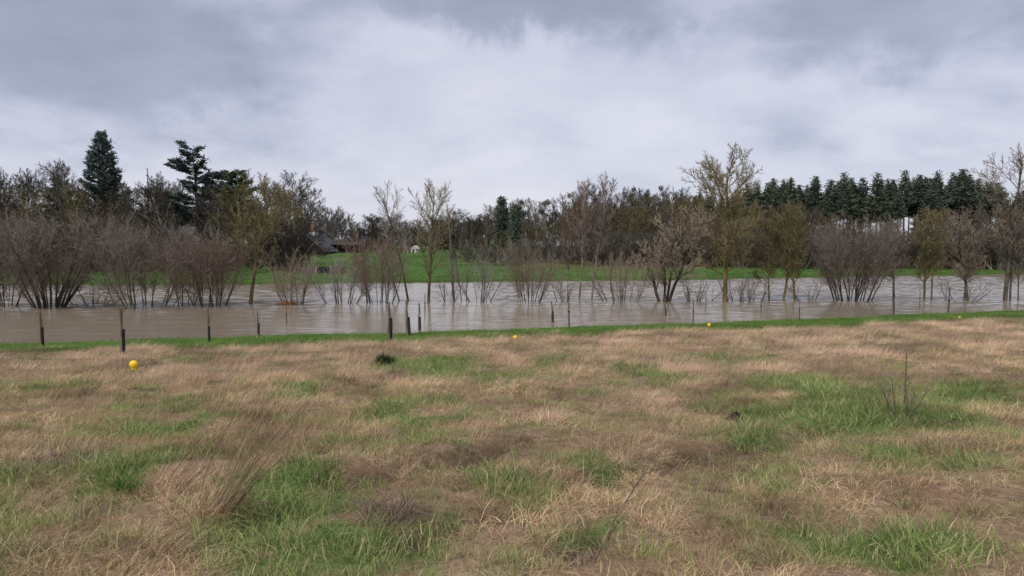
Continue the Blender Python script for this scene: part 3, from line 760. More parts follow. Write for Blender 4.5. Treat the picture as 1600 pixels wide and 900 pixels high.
# the pine plantation on the right
pines = []
for k, (bare_, wd) in enumerate(((.55, 2.2), (.48, 2.9), (.62, 1.9), (.52, 2.4), (.42, 2.6))):
    TK = conifer(210 + k, 20, .30, lambda f: wd * min(1, ((1.0 - f) / (1 - bare_) * 1.35)) ** 1.05 + .08, 84, lambda f: -.15 + .45 * f, .40, (.75, .17), bare_, .6, 0, .12, 21)
    pines.append(conifer_meshes('pine', TK, bark_grey, (m_needle_dark, m_needle_green, m_needle_dark)[k % 3]))
low_pine = conifer_meshes('pine', conifer(219, 20, .3, lambda f: 3.0 * min(1, (1 - f) * 1.6) ** .9 + .1, 100, lambda f: -.15 + .4 * f, .42, (.75, .17), .18, .6, 0, .12, 18), bark_grey, m_needle_green)
pine_top = [(1010, 318), (1060, 305), (1110, 300), (1150, 292), (1185, 288), (1205, 281), (1230, 283), (1260, 284), (1310, 272), (1345, 278), (1385, 274), (1425, 270), (1470, 274), (1505, 270), (1535, 270), (1560, 290), (1640, 285), (1700, 285)]
px = 1000; rp = random.Random(33)
while px < 1690:
    Y = rp.uniform(196, 214)
    x, y, z = on_meadow(px, Y)
    top = skyline(px, pine_top) + rp.choice([rp.uniform(-5, 12), rp.uniform(5, 34)])
    s = (at_depth(px, top, Y)[2] - z) / 20
    o = build('pine_tree', pines[int(rp.random() * 5)], (x, y, z), rp.uniform(0, 6.28), (s * rp.uniform(.85, 1.2), s * rp.uniform(.85, 1.2), s), None, 'conifer')
    later(o, px, 'bare-trunked dark pine' if px > 1290 else 'dark pine top', 'pines of the plantation' if px > 1290 else 'pines behind the brown wood')
    px += rp.uniform(4, 9.5)
px = 1010
while px < 1690:                              # a lower rank behind with branches further down
    Y = rp.uniform(222, 240)
    x, y, z = on_meadow(px, Y)
    s = (at_depth(px, skyline(px, pine_top) + rp.uniform(14, 42), Y)[2] - z) / 20
    o = build('pine_tree', low_pine, (x, y, z), rp.uniform(0, 6.28), (s * rp.uniform(.85, 1.2), s * rp.uniform(.85, 1.2), s), None, 'conifer')
    later(o, px, 'low-branched pine behind the others', 'low-branched pines behind the plantation')
    px += rp.uniform(22, 60)
flush()
# mistletoe goes on the skyline trees it grows in
sky_trees = [o for o in C.objects if o.get('group') == 'skyline trees of the central wood']
for px, py in ((811, 325), (815, 316), (817, 333), (850, 318), (856, 316), (846, 330), (890, 306), (900, 320), (990, 296), (1033, 294), (1010, 305), (866, 334), (930, 312)):
    tr = min(sky_trees, key=lambda o: abs((o.location.x / o.location.y) - (px - 800) / F))
    p = Vector(at_depth(px, py, tr.location.y))
    p.x = p.x * .5 + .5 * (tr.location.x + max(-2.0, min(2.0, p.x - tr.location.x)))
    o = new_obj('mistletoe', me_mist, tr)
    o.matrix_parent_inverse = (Matrix.Translation(tr.location) @ Matrix.Rotation(tr.rotation_euler.z, 4, 'Z') @ Matrix.Diagonal((*tr.scale, 1))).inverted()
    o.location = p
    o.scale = (rng.uniform(.7, 1.1),) * 3

# ------------------------------------------------------------------ houses, huts, far fence
m_brick = rough_mat('brick_wall', (.24, .13, .085), (.33, .20, .14), 3.0, .4, .02)
m_slate = rough_mat('slate_roof', (.045, .046, .05), (.09, .09, .097), 2.0, .5, .03, .7)
m_timber = rough_mat('dark_timber', (.03, .024, .02), (.07, .055, .042), 4, .5, .02)
m_render = rough_mat('pale_render', (.42, .40, .36), (.56, .54, .50), 2, .3, .01)
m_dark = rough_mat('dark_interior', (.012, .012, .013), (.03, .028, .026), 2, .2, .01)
m_brown = rough_mat('brown_board', (.085, .05, .035), (.16, .10, .07), 5, .5, .02)
def part(name, m, fn, parent):
    b = MB(); fn(b)
    return new_obj(name, b.mesh(name, m), parent)
def gable_roof(b, hw, y0, y1, ze, zr, th=.14):
    for s in (-1, 1):
        a = [(0, y0, zr), (s * hw, y0, ze), (s * hw, y1, ze), (0, y1, zr)]
        lo = [(p[0], p[1], p[2] - th) for p in a]
        b.poly(a if s > 0 else a[::-1]); b.poly(lo[::-1] if s > 0 else lo)
        for i in range(4):
            j = (i + 1) % 4
            b.poly([a[i], lo[i], lo[j], a[j]] if s > 0 else [a[j], lo[j], lo[i], a[i]])
x, y, z = on_meadow(473, 140); zb = at_depth(473, 399, 140)[2]
z = min(z, zb) if abs(z - zb) < 1 else zb
ap = at_depth(473, 361, 140)[2] - z; ev = at_depth(473, 391, 140)[2] - z
e = empty('house', (x, y, z), R(-8)); tag(e, 'brick house with steep slate gable and a tall chimney on the far lawn', 'house')
part('wall', m_brick, lambda b: (b.box(-3.6, 3.6, 0.9, 9, -1.5, ev), b.poly([(-3.6, .9, ev), (3.6, .9, ev), (0, .9, ap - .35)])), e)
part('shaded_gable', m_timber, lambda b: (b.poly([(-3.9, .0, ev - .1), (3.9, .0, ev - .1), (0, .0, ap - .3)]), b.poly([(-3.9, .12, ev - .1), (0, .12, ap - .3), (3.9, .12, ev - .1)]), b.box(-3.9, 3.9, .002, .118, ev - .35, ev - .1)), e)  # brown-grey gable front, shade under the overhang put into its dark colour
rf = part('roof', m_slate, lambda b: gable_roof(b, 4.4, -.5, 9.4, ev - .25, ap), e)
for s in (-1, 1): part('ridge_board', m_slate, lambda b: b.box(-.14 + s * .12, .14 + s * .12, -.55, 9.45, ap + .0 - .08 * abs(s), ap + .09 + .01 * s), rf)
ch = part('chimney', m_brick, lambda b: b.box(.55, 1.25, 2.5, 3.2, ap - 1.0, ap + 1.35), e)
part('chimney_cap', m_slate, lambda b: b.box(.48, 1.32, 2.43, 3.27, ap + 1.35, ap + 1.48), ch)
for cx in (.75, 1.05): part('chimney_pot', m_brick, lambda b: b.tube([Vector((cx, 2.85, ap + 1.48)), Vector((cx, 2.85, ap + 1.8))], [.1, .08], 8), ch)
part('flashing', m_render, lambda b: b.box(.2, 1.5, 2.3, 3.4, ap - .9, ap - .15), ch)
for cx in (-3.7, -1.3, 1.2, 3.7): part('porch_post', m_timber, lambda b: b.box(cx - .09, cx + .09, -.02, .16, -1.5, ev - .352), e)
for cx in (-2.3, .1): part('doorway', m_dark, lambda b: b.box(cx - .5, cx + .5, .86, .95, -.2, 1.5), e)
x, y, z = on_meadow(535, 146); z = max(z, at_depth(535, 397, 146)[2])
e = empty('barn', (x, y, z), R(-4)); tag(e, 'long low dark open barn right of the brick house', 'barn')
part('roof', m_timber, lambda b: b.poly([(-4.6, -.4, 1.6), (3.6, -.4, 1.5), (3.6, 4, 2.5), (-4.6, 4, 2.6)]), e)
part('wall', m_dark, lambda b: b.box(-4.4, 3.4, 2.5, 2.7, -1, 2.0), e)
for cx in (-4.3, -2.5, -.9, .8, 2.3, 3.3): part('post', m_brown, lambda b: b.box(cx - .08, cx + .08, -.1, .06, -1, 1.52), e)
x, y, z = on_meadow(281, 135); rz_ = at_depth(281, 354, 135)[2] - z
e = empty('house', (x, y, z), R(90 + 3)); tag(e, 'grey slate roof of a house showing above the left shrubs', 'house')
part('wall', m_render, lambda b: b.box(-2.2, 2.2, -2.7, 2.7, -.5, rz_ - 1.6), e)
part('roof', m_slate, lambda b: gable_roof(b, 2.7, -3.0, 3.0, rz_ - 1.9, rz_), e)
for cx in (-1.6, 0, 1.6): part('window', m_dark, lambda b: b.box(-2.24, -2.18, cx - .35, cx + .35, .4, 1.4), e)
for px, wd, hh, mm, lab in ((637, 1.2, 1.15, rough_mat('tan_board', (.22, .20, .16), (.32, .29, .24), 4), 'small tan garden hut on the far lawn, left of the white one'), (649, 1.25, 1.35, m_render, 'small white garden hut with a pitched roof on the far lawn')):
    Y = 150; x, y, z = on_meadow(px, Y); z = max(z, at_depth(px, 398, Y)[2])
    e = empty('garden_hut', (x, y, z), R(-25)); tag(e, lab, 'hut', 'garden huts')
    part('wall', mm, lambda b: (b.box(-wd / 2, wd / 2, -.7, .7, -.5, hh * .6), b.poly([(-wd / 2, -.7, hh * .6), (wd / 2, -.7, hh * .6), (0, -.7, hh)])), e)
    part('roof', m_slate if px < 640 else m_render, lambda b: gable_roof(b, wd / 2 + .12, -.8, .8, hh * .55, hh + .08, .05), e)
    part('door', m_dark if px < 640 else m_timber, lambda b: b.box(-.22, .22, -.73, -.69, -.3, hh * .55), e)
# low fence on the lawn
xa, ya, za = hit(470, 427, meadow_h, 62); xb, yb, zb = hit(540, 427, meadow_h, 62)
L = math.hypot(xb - xa, yb - ya)
e = empty('low_fence', (xa, ya, za), math.atan2(yb - ya, xb - xa)); tag(e, 'low reddish-brown fence with pale posts on the far green lawn', 'fence')
hf = at_depth(470, 417, ya)[2] - za
npan = 3; gf = random.Random(3)
for k in range(npan):
    x0 = L * k / npan
    for j in range(11):
        xx = x0 + .06 + (L / npan - .12) * j / 11
        part('board', m_dark if k == 1 else m_brown, lambda b: b.box(xx, xx + L / npan / 11 * .9, gf.uniform(-.02, .0), .04 + gf.uniform(0, .02), -.2, hf * gf.uniform(.9, 1.03)), e)
for k in range(npan + 1):
    part('post', m_render if 0 < k < 3 else m_brown, lambda b: b.box(L * k / npan - .05, L * k / npan + .05, -.07, -.025, -.3, hf * 1.06), e)

# ------------------------------------------------------------------ stakes with tree guards along the bank
m_stake = rough_mat('weathered_stake', (.09, .07, .045), (.22, .18, .125), 9, .6, .01, stretch=(1, 1, .15))
m_stake_dark = rough_mat('wet_stake', (.05, .04, .03), (.13, .11, .085), 9, .6, .01, stretch=(1, 1, .15))
m_guard = rough_mat('black_guard', (.012, .012, .012), (.028, .027, .026), 12, .3, .005, .6)
m_guard_grey = rough_mat('grey_guard', (.10, .095, .085), (.17, .16, .145), 12, .3, .005, .7)
m_stem = rough_mat('sapling_stem', (.07, .055, .04), (.14, .115, .085), 12, .4, .005)
def stake(px, pyb, pyt, label, split=.5, guard=True, lean=0.0, thick=.05, mat=None, wet=False, pair=False, seed=0, group='stakes beside the flood'):
    g = random.Random(500 + seed)
    x, y, z = hit(px, pyb, lambda a, b_: np.maximum(field_base(a, b_), WZ))
    Hh = at_depth(px, pyt, y)[2] - z
    sink = .5
    e = empty('tree_stake', (x, y, z)); tag(e, label, 'stake', group)
    mat = mat or m_stake
    thick *= .9
    def pole(b):
        n = 7; pts = []; rad = []
        for i in range(n):
            f = i / (n - 1)
            pts.append(Vector((lean * Hh * f + g.gauss(0, .006), g.gauss(0, .006), -sink + (Hh + sink) * f)))
            rad.append(thick * (1.1 - .35 * f) * g.uniform(.9, 1.1) * (.75 if f > split + .05 else 1))
        b.tube(pts, rad, 7)
    part('stake', mat, pole, e).data.polygons.foreach_set('use_smooth', [False] * (len(e.children[0].data.polygons)))
    if guard:
        gx = thick * .95
        def gd(b):
            pts = [Vector((lean * Hh * f + gx + g.gauss(0, .004), -.02, Hh * f - (.15 if f == 0 else 0))) for f in (0, split * .33, split * .66, split)]
            b.tube(pts, [thick * .95, thick, thick * .95, thick * .9], 9)
        part('guard', m_guard, gd, e)
        bb = Bare(600 + seed, Hh * (.62 if not pair else .95), .014, (5, 3), (.22, .4), (.5, .6), (.55, .2), (.03, .1, .1), (0, .06, .05), .006, sink=0, minr=.004)
        for nm, me in bb.meshes('sapling', m_stem, tw_grey):
            o = new_obj('stem' if nm == 'trunk' else 'twigs', me, e); o.location = (gx + lean * Hh * .2, -.02, Hh * .2)
    else:
        def tie(b): b.tube([Vector((lean * Hh * f, 0, Hh * f)) for f in (split, split + .04)], [thick * 1.3, thick * 1.25], 8)
        part('tie', m_guard, tie, e)
    if pair:
        def pole2(b): b.tube([Vector((-.02 + .05, -.06, -sink)), Vector((.04, -.07, Hh * .5)), Vector((.055, -.07, Hh * .62))], [.03, .028, .024], 6)
        part('second_stake', m_stake, pole2, e)
    return e
stake(65, 543, 483, 'pale weathered stake with black guard, leftmost on the water edge', .53, thick=.06, seed=1)
stake(190, 556, 480, 'tall double stake with black guard on the green strip near the left', .55, thick=.065, pair=True, seed=2, lean=.02)
stake(326, 540, 480, 'stake with short black guard below the reddish left shrub', .5, thick=.045, seed=3)
stake(403, 524, 486, 'short stake with black guard standing in water below the olive tree', .5, thick=.05, seed=4)
stake(448, 507, 477, 'thin dark stake in the water below the clump of dead reeds', .5, False, thick=.03, mat=m_stake_dark, seed=5)
stake(608, 533, 472, 'thick stake with dark wrapped lower half, ochre above, left of centre', .6, thick=.07, seed=6, lean=.01)
stake(638, 526, 470, 'grey leaning stake second from the thick wrapped one', .55, thick=.065, seed=7, lean=-.06)
stake(655, 516, 474, 'dark stake with black guard standing in the water by the grey leaning stake', .5, thick=.05, mat=m_stake_dark, seed=8)
stake(664, 487, 460, 'brown stake far out in the water in front of the tallest central tree', .5, False, thick=.05, seed=9)
stake(863, 504, 470, 'short dark stake in the water right of the centre', .5, thick=.05, mat=m_stake_dark, seed=10, lean=-.03)
stake(842, 490, 462, 'faint thin stake far out in the water near the central shrub', .4, False, thick=.035, seed=11)
stake(889, 515, 461, 'tall thin grey stake on the water edge right of the centre', .5, False, thick=.045, mat=m_stem, seed=12)
stake(1039, 494, 463, 'short stake with dark foot in the water before the gnarled tree', .4, thick=.045, seed=13)
stake(1083, 506, 467, 'thin grey stake on the water edge between gnarled tree and poplar', .5, False, thick=.04, mat=m_stem, seed=14)
stake(1103, 480, 459, 'thin dark stake far out in the water left of the poplar', .5, False, thick=.035, mat=m_stake_dark, seed=15)
stake(1189, 488, 468, 'very short dark stake in the water right of the poplar', .5, False, thick=.045, mat=m_stake_dark, seed=16)
stake(1249, 501, 468, 'faint thin stake at the water edge below the ochre willows', .5, False, thick=.035, mat=m_stem, seed=17)
stake(1396, 494, 432, 'tall slender dark stake on the water edge right of the purple shrub', .5, False, thick=.055, mat=m_stake_dark, seed=18)
stake(1481, 491, 449, 'dark crooked stake on the grass edge at the far right', .5, False, thick=.055, mat=m_stake_dark, seed=19, lean=.05)
stake(1437, 481, 452, 'thin stake in the water just left of the far-right tree group', .5, False, thick=.035, mat=m_stem, seed=20)

# yellow marker caps
m_yellow = rough_mat('yellow_plastic', (.78, .47, .015), (.84, .54, .03), 20, .1, .002, .45)
def marker(px, py, wpx, label):
    x, y, _ = hit(px, py + 6); z = float(field_h(np.array(x), np.array(y)))
    zc = at_depth(px, py, y)[2]; r = wpx / F * y / 2
    e = empty('yellow_marker', (x, y, z)); tag(e, label, 'marker', 'yellow markers in the dry grass')
    h0 = max(.12, zc - z - r * .9)
    part('peg', m_stake, lambda b: b.tube([Vector((0, 0, -.2)), Vector((0, 0, h0 + r))], [.012, .012], 6), e)
    def cap(b):                                # rounded hood with a narrow open neck below
        prof = [(.0, 1.0), (.45, .93), (.8, .68), (.98, .25), (1.0, -.1), (.86, -.45), (.62, -.75), (.5, -1.0), (.46, -1.3)]
        n = 16; k0 = len(b.v)
        for rr, zz_ in prof:
            for i in range(n):
                a = 2 * math.pi * i / n
                b.v.append(Vector((rr * r * math.cos(a), rr * r * math.sin(a) * .8, h0 + r + zz_ * r)))
        for j in range(len(prof) - 1):
            for i in range(n):
                b.f.append((k0 + j * n + i, k0 + (j + 1) * n + i, k0 + (j + 1) * n + (i + 1) % n, k0 + j * n + (i + 1) % n))
    o = part('cap', m_yellow, cap, e); o.data.polygons.foreach_set('use_smooth', [True] * len(o.data.polygons))
marker(209, 580, 13, 'bright yellow rounded marker cap in the dry grass on the left, largest of the four')
marker(805, 530, 7, 'small yellow marker cap near the centre beside the green strip')
marker(1108, 509.5, 5.5, 'small yellow marker cap on the water edge right of the centre')
marker(1499, 497, 3.2, 'tiny yellow marker cap at the far right edge of the field')

# ------------------------------------------------------------------ grass
def blade_set(seed, n, rad, hgt_, wid, lean, wind, curl, flop=0.0, seg=3, thin=False):
    """numpy tuft: returns verts, faces, per-vertex random"""
    g = np.random.RandomState(seed)
    V = []; Fc = []; A = []
    for i in range(n):
        a = g.uniform(0, 6.283); q = rad * math.sqrt(g.uniform())
        p = np.array((math.cos(a) * q, math.sin(a) * q, -.02))
        h_ = hgt_ * g.uniform(.45, 1.15)
        o = np.array((math.cos(a), math.sin(a), 0)) * (q / max(rad, 1e-4))
        ra = g.uniform(0, 6.283)
        hd = o * lean * .6 + np.array((math.cos(ra), math.sin(ra), 0)) * lean * .7 + np.array((wind, wind * -.15, 0))
        up = 1.0
        if g.uniform() < flop: up = g.uniform(.05, .35); hd = hd * 1.6
        d = np.array((hd[0], hd[1], up)); d /= np.linalg.norm(d)
        c = curl * g.uniform(.4, 1.5)
        hn = np.array((hd[0], hd[1], 0)); hn = hn / (np.linalg.norm(hn) + 1e-6)
        tw = g.uniform(0, 6.283); sd = np.array((math.cos(tw), math.sin(tw), g.uniform(-.2, .2))); 
        w_ = wid * g.uniform(.6, 1.3) * .5
        b0 = len(V); r_ = g.uniform()
        for s in range(seg):
            wf = w_ * (1 - .55 * s / seg)
            V.append(p - sd * wf); V.append(p + sd * wf); A += [r_, r_]
            p = p + d * h_ / seg
            d = d + hn * c / seg + np.array((0, 0, -c * .75 / seg)) + g.normal(0, .06, 3); d /= np.linalg.norm(d)
        V.append(p); A.append(r_)
        for s in range(seg - 1):
            k = b0 + 2 * s; Fc.append((k, k + 1, k + 3, k + 2))
        k = b0 + 2 * (seg - 1); Fc.append((k, k + 1, k + 2))
    return V, Fc, A
def tuft_mesh(name, sets, mat):
    V = []; Fc = []; A = []
    for v, f, a in sets:
        k = len(V); V += v; A += a; Fc += [tuple(i + k for i in q) for q in f]
    me = bpy.data.meshes.new(name)
    me.from_pydata([tuple(p) for p in V], [], Fc)
    at = me.attributes.new('blade', 'FLOAT', 'POINT'); at.data.foreach_set('value', np.array(A, np.float32))
    me.materials.append(mat); me.update()
    return me
def grass_mat(name, stops, shift_to, amount=.8, trans=.33):
    m, t = mat_new(name)
    b = t.n('ShaderNodeAttribute', attribute_name='blade').outputs['Fac']
    ti = t.n('ShaderNodeAttribute', attribute_name='tint', attribute_type='INSTANCER').outputs['Fac']
    c = t.ramp(b, stops)
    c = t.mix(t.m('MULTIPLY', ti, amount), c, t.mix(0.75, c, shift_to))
    va = t.n('ShaderNodeAttribute', attribute_name='val', attribute_type='INSTANCER').outputs['Fac']
    hv = t.n('ShaderNodeHueSaturation'); t.put(hv.inputs['Color'], c); t.put(hv.inputs['Value'], t.m('ADD', va, 0.0))
    d = t.n('ShaderNodeBsdfDiffuse'); t.put(d.inputs[0], hv.outputs[0])
    tr = t.n('ShaderNodeBsdfTranslucent'); t.put(tr.inputs[0], hv.outputs[0])
    mx = t.n('ShaderNodeMixShader'); mx.inputs[0].default_value = trans
    t.put(mx.inputs[1], d.outputs[0]); t.put(mx.inputs[2], tr.outputs[0])
    finish(t, mx.outputs[0])
    return m
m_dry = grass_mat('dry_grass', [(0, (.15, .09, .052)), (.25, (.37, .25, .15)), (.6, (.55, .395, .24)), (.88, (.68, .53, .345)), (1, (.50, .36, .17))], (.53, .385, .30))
m_green = grass_mat('green_grass', [(0, (.085, .13, .042)), (.35, (.16, .235, .072)), (.62, (.24, .31, .105)), (.78, (.36, .37, .16)), (.9, (.50, .42, .25)), (1, (.60, .47, .31))], (.36, .35, .14))
m_lush = grass_mat('lush_grass', [(0, (.075, .15, .035)), (.5, (.12, .23, .052)), (1, (.19, .30, .08))], (.25, .29, .10))

def scatter(name, meshes, pos, rot, scl, var, tint, val, label, cat=None):
    """one 'stuff' object: points that carry a tuft each, instanced by geometry nodes"""
    src = bpy.data.collections.new(name + '_tufts')
    for i, me in enumerate(meshes):
        o = bpy.data.objects.new('%s_tuft_%02d' % (name, i), me); src.objects.link(o)
    n = len(pos)
    me = bpy.data.meshes.new(name)
    me.vertices.add(n); me.vertices.foreach_set('co', np.asarray(pos, np.float32).ravel())
    for nm, typ, data in (('rot', 'FLOAT_VECTOR', rot), ('scl', 'FLOAT_VECTOR', scl)):
        a = me.attributes.new(nm, typ, 'POINT'); a.data.foreach_set('vector', np.asarray(data, np.float32).ravel())
    a = me.attributes.new('variant', 'INT', 'POINT'); a.data.foreach_set('value', np.asarray(var, np.int32))
    for nm, data in (('tint', tint), ('val', val)):
        a = me.attributes.new(nm, 'FLOAT', 'POINT'); a.data.foreach_set('value', np.asarray(data, np.float32))
    me.update()
    ob = new_obj(name, me)
    ng = bpy.data.node_groups.new(name + '_nodes', 'GeometryNodeTree')
    ng.interface.new_socket('Geometry', in_out='INPUT', socket_type='NodeSocketGeometry')
    ng.interface.new_socket('Geometry', in_out='OUTPUT', socket_type='NodeSocketGeometry')
    N = ng.nodes; L_ = ng.links
    gi = N.new('NodeGroupInput'); go = N.new('NodeGroupOutput')
    ci = N.new('GeometryNodeCollectionInfo'); ci.inputs['Collection'].default_value = src
    ci.inputs['Separate Children'].default_value = True; ci.inputs['Reset Children'].default_value = True
    ip = N.new('GeometryNodeInstanceOnPoints'); ip.inputs['Pick Instance'].default_value = True
    def named(nm, dt):
        q = N.new('GeometryNodeInputNamedAttribute'); q.data_type = dt; q.inputs['Name'].default_value = nm
        return q.outputs[0]
    L_.new(gi.outputs[0], ip.inputs['Points']); L_.new(ci.outputs[0], ip.inputs['Instance'])
    L_.new(named('variant', 'INT'), ip.inputs['Instance Index'])
    er = N.new('FunctionNodeEulerToRotation'); L_.new(named('rot', 'FLOAT_VECTOR'), er.inputs[0]); L_.new(er.outputs[0], ip.inputs['Rotation'])
    L_.new(named('scl', 'FLOAT_VECTOR'), ip.inputs['Scale'])
    L_.new(ip.outputs[0], go.inputs[0])
    md = ob.modifiers.new('tufts', 'NODES'); md.node_group = ng
    tag(ob, label, cat or 'grass', kind='stuff')
    return ob

# tuft shapes
dry_m = []
for s in range(4):      # 0-3 tangled thatch
    dry_m.append(tuft_mesh('thatch', [blade_set(10 + s, 40, .22, .23, .0036, .75, .35, 1.3, .6), blade_set(20 + s, 16, .2, .20, .004, .9, .2, 1.0, .85)], m_dry))
for s in range(4):      # 4-7 upright fine stalks leaning with the wind
    dry_m.append(tuft_mesh('stalks', [blade_set(30 + s, 34, .2, .235, .0038, .3, .34, .6, .12), blade_set(40 + s, 18, .2, .16, .0045, .7, .3, 1.1, .4)], m_dry))
for s in range(3):      # 8-10 domed tussocks
    dry_m.append(tuft_mesh('tussock', [blade_set(50 + s, 90, .13, .27, .0038, .95, .22, 1.7, .12), blade_set(55 + s, 16, .1, .32, .0035, .5, .3, .8, 0)], m_dry))
grn_m = []
for s in range(4):      # 0-3 short turf
    grn_m.append(tuft_mesh('turf', [blade_set(60 + s, 52, .2, .105, .0055, .5, .12, .7, .12, 3)], m_green))
for s in range(3):      # 4-6 longer green tufts
    grn_m.append(tuft_mesh('long_turf', [blade_set(70 + s, 50, .14, .2, .006, .6, .15, 1.2, .05, 3)], m_green))
lush_m = [tuft_mesh('strip_turf', [blade_set(80 + s, 60, .3, .11, .010, .5, .1, .7, .1, 2)], m_lush) for s in range(3)]

rs = np.random.RandomState(12)
def ring(y0, y1, dens, half=.80):
    ncell = int(dens * (y1 ** 2 - y0 ** 2) * half * 1.0)
    y = np.sqrt(rs.uniform(y0 ** 2, y1 ** 2, ncell))
    x = rs.uniform(-1, 1, ncell) * (y * half + 1.2)
    return x, y
def gather(rings):
    a = [ring(*r_) for r_ in rings]
    return np.concatenate([q[0] for q in a]), np.concatenate([q[1] for q in a])
# dry grass
x, y = gather([(1.2, 8, 66), (8, 16, 34), (16, 28, 17), (28, 48, 13)])
d = shore_near(x) - y
gm, strip = green_mask(x, y); rm = rut_mask(x, y)
tall = sstep(.46, .60, fbm(x * .28, y * .34, 91, 3)) * sstep(6, 11, y)
tall = np.maximum(tall, sstep(13, 18, y) * .75 * (1 - gm))
keep = (d > .25) & (rs.uniform(size=len(x)) < np.clip(1.0 - .82 * gm, .2, 1)) & (rs.uniform(size=len(x)) > rm * .97) & (rs.uniform(size=len(x)) > strip * .985)
x, y, gm, tall, rm = x[keep], y[keep], gm[keep], tall[keep], rm[keep]
n = len(x); u = rs.uniform(size=n)
clump = sstep(.55, .7, fbm(x * 1.3, y * 1.3, 97, 3))
var = np.where(u < tall * .85, 4 + rs.randint(0, 4, n), np.where(rs.uniform(size=n) < .05 + .20 * clump, 8 + rs.randint(0, 3, n), rs.randint(0, 4, n)))
s = rs.uniform(.7, 1.25, n) * (1 - .45 * gm) * (.33 + 1.1 * fbm(x * 1.5, y * 1.5, 99, 3)) * np.where(y > 16, 1.08, 1)
s = s * (.74 + .26 * sstep(5, 11, y))
wide = 1 + .6 * sstep(10, 30, y)
rz = rs.uniform(-.9, .9, n) * np.where(var < 4, 2.2, 1)
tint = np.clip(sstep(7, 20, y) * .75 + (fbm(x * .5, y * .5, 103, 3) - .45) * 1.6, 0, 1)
val = np.clip(1.02 + (fbm(x * 1.3, y * 1.3, 107, 4) - .5) * 2.9 + rs.normal(0, .2, n), .3, 1.5)  # uneven straw tone, with lit lumps and shaded hollows put into the brightness
z = field_h(x, y)
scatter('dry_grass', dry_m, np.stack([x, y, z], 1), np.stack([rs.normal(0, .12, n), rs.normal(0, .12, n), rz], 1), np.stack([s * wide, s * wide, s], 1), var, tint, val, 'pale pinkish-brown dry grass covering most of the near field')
# green grass
x, y = gather([(1.2, 8, 60), (8, 16, 40), (16, 28, 22), (28, 48, 14)])
d = shore_near(x) - y
gm, strip = green_mask(x, y); rm = rut_mask(x, y)
keep = (d > .1) & (rs.uniform(size=len(x)) < np.clip(gm * .95 + .36, 0, 1)) & (rs.uniform(size=len(x)) > rm * .95) & (rs.uniform(size=len(x)) > strip)
x, y, gm = x[keep], y[keep], gm[keep]; n = len(x)
var = np.where(rs.uniform(size=n) < .10 + .12 * gm, 4 + rs.randint(0, 3, n), rs.randint(0, 4, n))
s = rs.uniform(.7, 1.3, n) * (.75 + .5 * fbm(x * 1.2, y * 1.2, 111, 3)) * (.8 + .4 * gm)
wide = 1 + .6 * sstep(10, 30, y)
tint = np.clip((1 - gm) * .9 + rs.normal(0, .2, n), 0, 1)
val = np.clip(.95 + (fbm(x * 1.4, y * 1.4, 113, 4) - .5) * 1.1, .5, 1.4)
z = field_h(x, y)
scatter('green_grass', grn_m, np.stack([x, y, z], 1), np.stack([rs.normal(0, .12, n), rs.normal(0, .12, n), rs.uniform(-3.1, 3.1, n)], 1), np.stack([s * wide, s * wide, s], 1), var, tint, val, 'fresh green grass in patches between the dry grass')
# green strip by the water
x = rs.uniform(-44, 62, 56000); dd = rs.uniform(-.8, 8.0, len(x)); y = shore_near(x) - dd
gm, strip = green_mask(x, y)
keep = (rs.uniform(size=len(x)) < np.where(dd < 0, .35 * np.exp(dd * 5), strip + .02)) & (np.abs(x) < y * .8 + 2)
x, y, dd = x[keep], y[keep], dd[keep]; n = len(x)
s = rs.uniform(.6, 1.25, n) * (.7 + .6 * fbm(x * .7, y * .7, 115, 3))
z = np.maximum(field_h(x, y), WZ - .03)
scatter('bank_grass', lush_m, np.stack([x, y, z], 1), np.stack([rs.normal(0, .1, n), rs.normal(0, .1, n), rs.uniform(-3.1, 3.1, n)], 1), np.stack([s * 1.2, s * 1.2, s], 1), rs.randint(0, 3, n), np.clip(rs.normal(.25, .25, n), 0, 1), np.clip(.95 + (fbm(x * .9, y * .9, 117, 4) - .5) * .9, .5, 1.3), 'bright green grass strip along the water edge')
# rough turf on the far meadow
x = rs.uniform(-60, 85, 9000); dd = 62 * rs.uniform(0, 1, len(x)) ** 1.7; y = shore_far(x) + dd
keep = np.abs(x) < y * .76; x, y = x[keep], y[keep]; n = len(x)
s = rs.uniform(1.0, 2.0, n); rgh = rough_strip(x, y)
scatter('meadow_grass', lush_m, np.stack([x, y, meadow_h(x, y)], 1), np.stack([rs.normal(0, .1, n), rs.normal(0, .1, n), rs.uniform(-3.1, 3.1, n)], 1), np.stack([s * 1.6, s * 1.6, s * (.8 + 1.0 * rgh)], 1), rs.randint(0, 3, n), np.clip(rgh + rs.normal(.1, .2, n), 0, 1), np.clip(rs.normal(.75, .12, n), .4, 1.1), 'short green turf of the far meadow')

